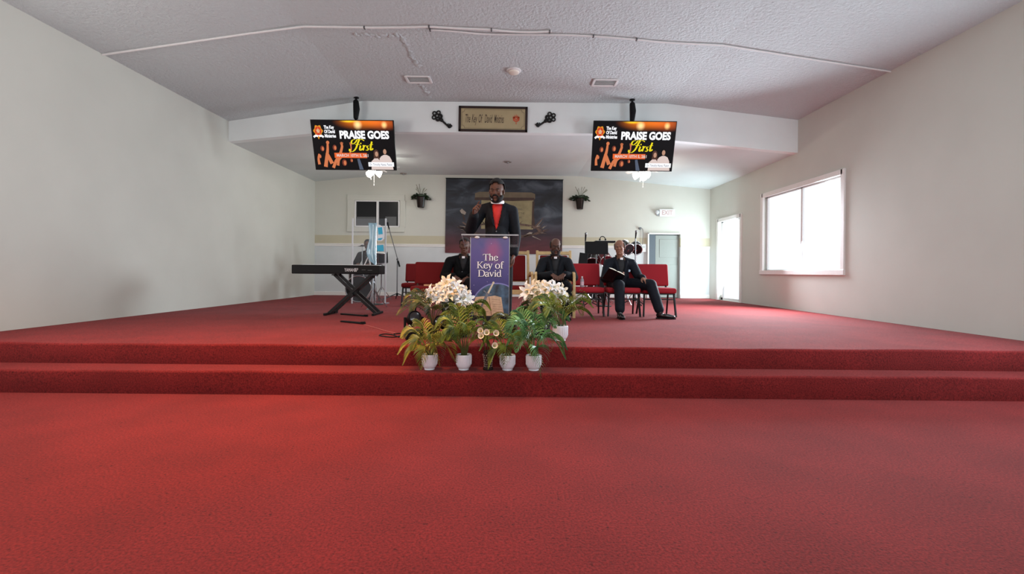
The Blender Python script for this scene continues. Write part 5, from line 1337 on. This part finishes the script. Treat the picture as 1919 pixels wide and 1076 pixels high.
# ------------------------------------------------------------------ stage light and cords behind the plants
def stage_light(px, D, label, s_, rz):
    y_ = HZ+(CAMH-ZS)*F/D
    t = thing('stage_light', label, 'stage light', (at(px, y_, D).x, D, ZS), rz, 'black stage lights behind the palms')
    MB().box((0, 0, 0.045*s_), (0.17*s_, 0.15*s_, 0.085*s_)).build('base', BLACK, t, bevel=0.012)
    for sx in (-1, 1): MB().box((sx*0.085*s_, 0, 0.15*s_), (0.022*s_, 0.05*s_, 0.14*s_)).build('yoke_arm', BLACK, t, bevel=0.006)
    q = Matrix.Rotation(R(70), 3, 'X')
    MB().lathe([(0.05*s_, -0.08*s_), (0.068*s_, -0.06*s_), (0.07*s_, 0.06*s_), (0.06*s_, 0.09*s_), (0.05*s_, 0.08*s_)], (0, 0, 0.2*s_), n=20, M=q).build('lamp_head', BLACK, t, smooth=True)
    MB().lathe([(0.05*s_, 0.081*s_), (0.02*s_, 0.092*s_)], (0, 0, 0.2*s_), n=20, M=q).build('lens', mat('lens_glass', rgb(34, 36, 42), 0.15), t, smooth=True)
stage_light(775, 4.52, 'black stage light half hidden at the left edge of palms', 1.0, R(20))
stage_light(828, 4.50, 'small black stage light between the two left palms', 0.85, R(-15))
def on_stage(px, py, z=ZS):
    D = (CAMH-z)*F/(py-HZ-(px-959.5)*math.sin(ROLL)); p = at(px, py, D); p.z = z; return p
tag(MB().tube([p+Vector((0, 0, 0.006)) for p in crom([on_stage(*q) for q in ((762, 630), (750, 631), (735, 633), (716, 631), (711, 629), (722, 627), (738, 629), (748, 633), (758, 629), (750, 626), (738, 627))], 5)], 0.006, 6).build('power_cord', BLACK, smooth=True),
    'black cord looped on the stage by the stage light', 'cord')
tag(MB().tube([p+Vector((0, 0, 0.004)) for p in crom([on_stage(*q) for q in ((682, 609), (700, 614), (720, 620), (744, 626))], 5)], 0.004, 6).build('thin_cable', mat('pinkish_cable', rgb(170, 96, 92), .6), smooth=True),
    'thin reddish cable running from keyboard pedal to the looped cord', 'cable')

# ------------------------------------------------------------------ left music corner
# keyboard on an X stand
DK = 7.0
p0 = at(716, 506, DK); kx1 = p0.x; zk = p0.z
t = thing('stage_piano', 'long black electric piano seen from behind', 'keyboard instrument', (kx1-0.66, DK, zk))
MB().box((0, 0, 0), (1.32, 0.33, 0.135)).build('piano_case', BLACK, t, bevel=0.012)
mb = MB()
for k in range(52): mb.box((-0.6+k*0.0232, 0.13, 0.07), (0.021, 0.13, 0.012))
mb.build('white_keys', WPLAS, t)
pr = Print(-0.1665); pr.text('YAMAHA', at(653, 507, DK).x-(kx1-0.66), -0.028, 0.070, 0, bold=0.0015, sx=0.62); pr.text('CP', at(669.5, 507, DK).x-(kx1-0.66), -0.030, 0.078, 0, shear=0.2, sx=0.68)
pr.text('88 keys'[:0] or '', 0, 0, 0.01, 0)
pr.rect(0.40, -0.004, 0.46, 0.0, 1); pr.rect(0.49, -0.01, 0.56, -0.006, 1)
pr.build('rear_lettering', [mat('silver_letter', rgb(200, 202, 206), 0.4), STEEL], t)
t = thing('keyboard_stand', 'black crossed folding stand under the electric piano', 'stand', (kx1-0.42, DK, ZS))
h_ = zk-0.068-ZS
for sy in (-0.10, 0.10):
    MB().bar((-0.36, sy, 0.02), (0.28, sy, h_-0.01), 0.04).build('cross_bar', BLKM, t); MB().bar((0.36, sy+0.02, 0.02), (-0.28, sy+0.02, h_-0.01), 0.04).build('cross_bar', BLKM, t)
for sx in (-1, 1):
    MB().bar((sx*0.36, -0.26, 0.02), (sx*0.36, 0.24, 0.02), 0.035).build('foot', BLACK, t, bevel=0.006); MB().bar((sx*0.28, -0.16, h_-0.012), (sx*0.28, 0.16, h_-0.012), 0.03, 0.02).build('support_arm', BLKM, t)
MB().cyl((0, -0.16, h_*0.49), (0, 0.16, h_*0.49), 0.03).build('hinge', BLKM, t, smooth=True)
for a_, b_, l in (((640, 590), (688, 594), 'black flat foot bar lying beyond the piano stand'), ((640, 604), (683, 608), 'black pedal bar lying nearest the stage edge')):
    p, q = on_stage(*a_), on_stage(*b_); p.z += 0.012; q.z += 0.012
    tt = thing('floor_bar', l, 'pedal bar'); MB().bar(p, q, 0.05, 0.022).build('bar_body', BLACK, tt, bevel=0.006); MB().box(q+Vector((-0.02, 0, 0.016)), (0.05, 0.05, 0.012)).build('rubber_pad', BLACK, tt, bevel=0.004)
# acrylic shield panels
def shield(pxa, pxb, ytop, D, label):
    a, b = at(pxa, ytop, D), at(pxb, ytop, D); H_ = a.z-ZS
    t = thing('drum_shield', label, 'clear screen', ((a.x+b.x)/2, D, ZS), 0, 'clear upright drum screens')
    W_ = b.x-a.x
    MB().box((0, 0, H_/2), (W_, 0.008, H_-0.01)).build('clear_panel', ACRY, t)
    for sx in (-1, 1): MB().box((sx*W_/2, 0, H_/2), (0.03, 0.02, H_)).build('edge_strip', mat('white_edge_strip', rgb(206, 208, 212), 0.3), t, bevel=0.004)
    MB().box((W_/2, 0, 0.012), (0.12, 0.22, 0.022)).build('foot', ACRE, t, bevel=0.004)
shield(661, 723, 409, 9.3, 'clear tall screen with white edge strips behind the piano')
# wavy blue acrylic panel; white and cyan plates paint a reflection onto it
c = at(703, 458, 9.0)
t = thing('wavy_acrylic_panel', 'pale blue wavy acrylic panel standing above the electric piano', 'acrylic panel', (c.x, 9.0, c.z))
k_ = 9.0/F; Q = lambda x_, y_: ((x_-703)*k_, (458-y_)*k_)
BL1 = mat('pale_blue_acrylic', rgb(170, 214, 232), 0.08, alpha=0.62, coat=1); BL2 = mat('cyan_reflection', rgb(40, 186, 226), 0.1, coat=1, emit=rgb(20, 150, 200), estr=0.0); WH2 = mat('white_reflection', rgb(240, 246, 250), 0.12, coat=1)
left = crom([(690, 0, 418), (691.5, 0, 437), (692, 0, 448), (688, 0, 462), (687, 0, 474), (691, 0, 486), (698, 0, 493), (704, 0, 497)], 4); right = crom([(706, 0, 420), (704, 0, 437), (703.5, 0, 448), (704, 0, 462), (704.5, 0, 474), (704.5, 0, 486), (704.5, 0, 493), (704.6, 0, 497)], 4)
mb = MB(); n = len(left); A = []
for i in range(n):
    for j in range(5):
        f_ = j/4; x_ = left[i].x*(1-f_)+right[i].x*f_; z_ = left[i].z; A.append((Q(x_, z_)[0], 0.03*math.sin(f_*PI), Q(x_, z_)[1]))
mb.add(A, [(i*5+j, i*5+j+1, (i+1)*5+j+1, (i+1)*5+j) for i in range(n-1) for j in range(4)]); mb.flat = True
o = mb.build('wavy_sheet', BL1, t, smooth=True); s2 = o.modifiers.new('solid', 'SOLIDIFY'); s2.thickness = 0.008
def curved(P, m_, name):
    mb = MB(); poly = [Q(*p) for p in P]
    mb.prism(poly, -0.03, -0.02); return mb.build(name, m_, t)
curved([(706, 421), (713, 422), (719, 427), (721, 437), (720.5, 448), (716, 452), (708, 452), (706, 447), (708, 436)], WH2, 'painted_reflection')
mb = MB().prism([Q(708.5, 427), Q(716.5, 426), Q(718, 439), Q(710, 440)], -0.036, -0.031).prism([Q(709.5, 447), Q(718, 446), Q(715, 450), Q(709, 450.5)], -0.036, -0.031); mb.build('painted_reflection_blue', BL2, t)
curved([(707, 460), (719, 459), (720, 471), (708, 471)], BL2, 'painted_reflection_low')
MB().bar((*Q(694, 496)[:1], 0.02, Q(694, 496)[1]), (Q(690, 480)[0], 0.02, Q(690, 480)[1]), 0.02).bar((Q(681, 500)[0], 0.03, Q(681, 500)[1]), (Q(690, 480)[0], 0.03, Q(690, 480)[1]), 0.018).build('support_strut', WPLAS, t)
zb = c.z-ZS
MB().tube([(0.0, 0.05, Q(703, 420)[1]), (0.0, 0.05, -zb+0.02)], 0.014, 10).build('pole', CHROME, t, smooth=True)
MB().lathe([(0.16, -zb), (0.16, -zb+0.012), (0.02, -zb+0.03)], (0, 0.05, 0), n=24).build('base', BLKM, t, smooth=True)

# drums and stands
def drum(name, label, px, py, D, r_, h_, m_, tilt, rz=0, group=None, stand=True):
    c = at(px, py, D); t = thing(name, label, 'drum', c, rz, group)
    q = (Matrix.Rotation(rz, 3, 'Z') @ Matrix.Rotation(R(tilt), 3, 'X'))
    q = Matrix.Rotation(R(tilt), 3, 'X')
    MB().lathe([(r_, -h_/2), (r_, h_/2)], n=28, M=q).build('shell', m_, t, smooth=True)
    MB().lathe([(r_*0.97, h_/2+0.004), (0.001, h_/2+0.005)], n=28, M=q).build('drumhead', mat('drumhead_skin', rgb(210, 210, 206), .5) if tilt >= 0 and tilt < 20 else BLACK, t)
    for e_ in (-1, 1): MB().tube([q @ Vector((r_*1.03*math.cos(2*PI*k/28), r_*1.03*math.sin(2*PI*k/28), e_*h_/2)) for k in range(29)], 0.011, 6, cap=False).build('hoop', CHROME, t, smooth=True)
    for k in range(6):
        a_ = R(60*k+20); MB().bar(q @ Vector((r_*1.04*math.cos(a_), r_*1.04*math.sin(a_), -h_/2)), q @ Vector((r_*1.04*math.cos(a_), r_*1.04*math.sin(a_), h_/2)), 0.012).build('tension_rod', CHROME, t)
    if stand:
        zb = ZS-c.z
        MB().tube([q @ Vector((0, 0, -h_/2)), (0, 0.05, -h_/2-0.1), (0, 0.05, zb+0.25)], 0.014, 8).build('stand_tube', CHROME, t, smooth=True)
        for k in range(3): a_ = R(120*k+30); MB().bar((0, 0.05, zb+0.33), (0.24*math.cos(a_), 0.05+0.24*math.sin(a_), zb+0.012), 0.014).build('leg', CHROME, t)
    return t
BSH = mat('black_drum_shell', rgb(8, 11, 16), 0.45, spec=0.25, coat=0.1); RSH = mat('red_drum_shell', rgb(84, 12, 22), 0.4, coat=0.2)
drum('snare_drum', 'black drum low behind the clear screen', 714, 483, 10.2, 0.14, 0.22, BSH, 12, group='drums on the keyboard side')
drum('floor_tom', 'large black drum with chrome legs behind the electric piano', 672, 520, 10.0, 0.19, 0.30, BSH, 4, group='drums on the keyboard side')
drum('tom_drum', 'black hanging tom drum right behind the bookholder', 1173, 464, 9.6, 0.125, 0.20, BSH, -62, R(24), group='black tom drums')
drum('tom_drum', 'black hanging tom drum crossed by the microphone stand', 1192, 465, 9.8, 0.115, 0.17, BSH, -66, R(-10), group='black tom drums')
drum('tom_drum', 'dark red drum under the black music desk', 1134, 486, 9.9, 0.13, 0.2, RSH, -60, R(10), group='red drum')
drum('tom_drum', 'black drum partly hidden under the black music desk', 1112, 487, 10.1, 0.14, 0.24, BSH, -50, R(-20), group='black tom drums')
# bass drum hoop and pedal hardware glimpsed under the chairs
t = thing('bass_drum', 'big black bass drum low behind the row of red chairs', 'drum', (2.02, 10.7, ZS+0.30), 0)
q = Matrix.Rotation(PI/2, 3, 'X')
MB().lathe([(0.28, -0.18), (0.28, 0.18)], n=36, M=q).build('shell', RSH, t, smooth=True)
MB().lathe([(0.26, 0.182), (0.001, 0.184)], n=36, M=q).build('drumhead', BLACK, t)
for e_ in (-1, 1): MB().tube([q @ Vector((0.285*math.cos(2*PI*k/36), 0.285*math.sin(2*PI*k/36), e_*0.18)) for k in range(37)], 0.014, 6, cap=False).build('hoop', CHROME, t, smooth=True)
for sx in (-1, 1): MB().bar((sx*0.2, -0.1, -0.2), (sx*0.34, -0.2, -0.29), 0.016).build('spur', CHROME, t)
def cymbal(px, py, D, label, r_=0.2, m_=BLACK):
    c = at(px, py, D); t = thing('cymbal', label, 'cymbal', c)
    MB().lathe([(0.003, 0.03), (0.03, 0.025), (0.045, 0.012), (r_, 0.0), (r_, -0.003), (0.045, 0.008), (0.003, 0.02)], n=32, M=Matrix.Rotation(R(6), 3, 'X')).build('plate', m_, t, smooth=True)
    zb = ZS-c.z; MB().tube([(0, 0, 0.05), (0, 0, zb+0.2)], 0.011, 8).build('stand_tube', CHROME, t, smooth=True)
    for k in range(3): a_ = R(120*k+75); MB().bar((0, 0, zb+0.30), (0.22*math.cos(a_), 0.22*math.sin(a_), zb+0.012), 0.014).build('leg', BLKM, t)
cymbal(679, 461.5, 10.1, 'dark thin cymbal before the person behind the screen', 0.10)
cymbal(694, 489, 9.7, 'small dark cymbal just above the electric piano end', 0.10)
cymbal(703, 471, 10.0, 'dark cymbal beside the painted cyan reflection', 0.13)
t = thing('bass_drum', 'black bass drum standing behind the piano stand', 'drum', (at(672, 560, 9.6).x, 9.75, ZS+0.29), 0)
q = Matrix.Rotation(PI/2, 3, 'X')
MB().lathe([(0.27, -0.16), (0.27, 0.16)], n=36, M=q).build('shell', BSH, t, smooth=True)
MB().lathe([(0.25, 0.162), (0.001, 0.164)], n=36, M=q).build('drumhead', BLACK, t)
for e_ in (-1, 1): MB().tube([q @ Vector((0.275*math.cos(2*PI*k/36), 0.275*math.sin(2*PI*k/36), e_*0.16)) for k in range(37)], 0.013, 6, cap=False).build('hoop', CHROME, t, smooth=True)
for sx in (-1, 1): MB().bar((sx*0.2, -0.1, -0.18), (sx*0.34, -0.2, -0.28), 0.016).build('spur', CHROME, t)
p = on_stage(698, 578)
t = thing('hihat_stand', 'chrome tripod stand with crossed braces beside the piano stand', 'drum hardware', p)
MB().tube([(0, 0, 0.05), (0, 0, 0.62)], 0.014, 8).build('pole', CHROME, t, smooth=True)
for k in range(3):
    a_ = R(120*k+35); MB().bar((0, 0, 0.36), (0.27*math.cos(a_), 0.27*math.sin(a_), 0.012), 0.016).build('leg', CHROME, t); MB().bar((0, 0, 0.12), (0.16*math.cos(a_), 0.16*math.sin(a_), 0.155), 0.012).build('brace', CHROME, t)
MB().box((0.03, -0.2, 0.02), (0.09, 0.26, 0.018), (R(9), 0, 0)).build('pedal', STEEL, t, bevel=0.004)
BRZ = mat('dark_bronze', rgb(60, 52, 44), 0.3, metal=0.8)

# microphone stands
def mic_stand(label, base, top_z, boom=None, mic=True, lean=0, R_=0.30, rot=15):
    t = thing('microphone_stand', label, 'microphone stand', base)
    h_ = top_z-base[2]
    MB().tube([(0, 0, 0.10), (lean, 0, h_)], 0.013, 8).build('pole', STEEL, t, smooth=True)
    MB().tube([(0, 0, 0.16), (0, 0, 0.09)], 0.024, 10).build('collar', BLACK, t, smooth=True)
    for k in range(3):
        a_ = R(120*k+rot); MB().bar((0, 0, 0.15), (R_*math.cos(a_), R_*math.sin(a_), 0.012), 0.018).build('leg', BLKM, t)
    e = Vector((lean, 0, h_))
    if boom:
        a_, b_ = Vector(boom[0])-Vector(base), Vector(boom[1])-Vector(base)
        MB().tube([a_, b_], 0.010, 8).build('boom', STEEL, t, smooth=True); MB().tube([a_+(b_-a_)*0.0, a_+(b_-a_)*0.16], 0.019, 10).build('counterweight', BLACK, t, smooth=True)
        MB().ell(e, (0.022, 0.022, 0.03), n=10).build('clutch', BLACK, t, smooth=True)
        e = b_
    d = Vector((0.0, -0.3, 1)).normalized() if not boom else (b_-a_).normalized()
    if mic:
        o = MB().tube([e, e+d*0.13], [0.013, 0.018], 10).build('microphone', BLACK, t, smooth=True)
        MB().ell(e+d*0.15, (0.025, 0.025, 0.028), n=12).build('grille', STEEL if not boom else BLACK, o, smooth=True)
    return t
b_ = on_stage(744, 562); z_ = at(744, 486, b_.y).z
mic_stand('tall boom microphone stand before the rear wall by red chairs', b_, z_, (at(749, 500, b_.y), at(729.5, 430, b_.y-0.1)), rot=-12, R_=0.42)
b_ = on_stage(1190, 572); mic_stand('microphone stand crossing the tom drum beside the doorway', b_, at(1190, 447, b_.y).z, rot=40)
b_ = on_stage(1096, 575); mic_stand('thin microphone stand at the left edge of the music desk', b_, at(1096, 452, b_.y).z, rot=10)
# music desks
def music_desk(label, px0, py0, px1, py1, D, tilt=15, skew=0):
    a, b = at(px0, py0, D), at(px1, py1, D); c = (a+b)/2; W_, H_ = b.x-a.x, a.z-b.z
    t = thing('music_stand', label, 'music stand', (c.x, D, ZS), 0, 'black music stands behind the chairs')
    zc = c.z-ZS; M_ = Matrix.Rotation(R(-tilt), 3, 'X') @ Matrix.Rotation(R(skew), 3, 'Y')
    MB().box((0, 0, zc), (W_, 0.012, H_), M_).build('desk', BLACK, t, bevel=0.004)
    MB().box((0, -0.03, zc-H_/2), (W_, 0.05, 0.012), M_).build('lip', BLACK, t)
    MB().tube([(0, 0.03, zc), (0, 0.04, 0.12)], 0.012, 8).build('pole', STEEL, t, smooth=True)
    for k in range(3): a_ = R(120*k+30); MB().bar((0, 0.04, 0.2), (0.25*math.cos(a_), 0.04+0.25*math.sin(a_), 0.012), 0.016).build('leg', BLKM, t)
    return t
music_desk('wide black music desk behind the water bottle chair', 1096.5, 452.5, 1139.5, 476, 8.9, 8)
music_desk('small tilted black music desk below the wide one', 1085, 474, 1101, 498, 8.7, 8, 8)
c = at(1133, 453.5, 9.15)
t = thing('small_keyboard', 'thin black keyboard lying level behind the wide music desk', 'keyboard instrument', c)
MB().box((0, 0, 0), (0.40, 0.2, 0.035)).build('keyboard_case', BLACK, t, bevel=0.006)
mb = MB()
for k in range(20): mb.box((-0.17+k*0.018, -0.04, 0.019), (0.016, 0.1, 0.006))
mb.build('white_keys', WPLAS, t)
MB().tube([(0, 0, -0.01), (0, 0, ZS-c.z+0.02)], 0.015, 8).build('support_post', BLKM, t, smooth=True)
MB().lathe([(0.15, ZS-c.z), (0.15, ZS-c.z+0.015), (0.02, ZS-c.z+0.03)], n=20).build('round_base', BLKM, t, smooth=True)
t = thing('headphones', 'small black headphones resting on the thin keyboard', 'headphones', c+Vector((-0.04, -0.0, 0.02)))
MB().tube(crom([(-0.055, 0, 0.02), (-0.04, 0, 0.075), (0, 0, 0.09), (0.04, 0, 0.07), (0.06, 0, 0.02)], 4), 0.008, 8).build('headband', BLACK, t, smooth=True)
for sx in (-1, 1): MB().ell((sx*0.057, 0, 0.025), (0.018, 0.025, 0.024), n=12).build('ear_cushion', BLACK, t, smooth=True)
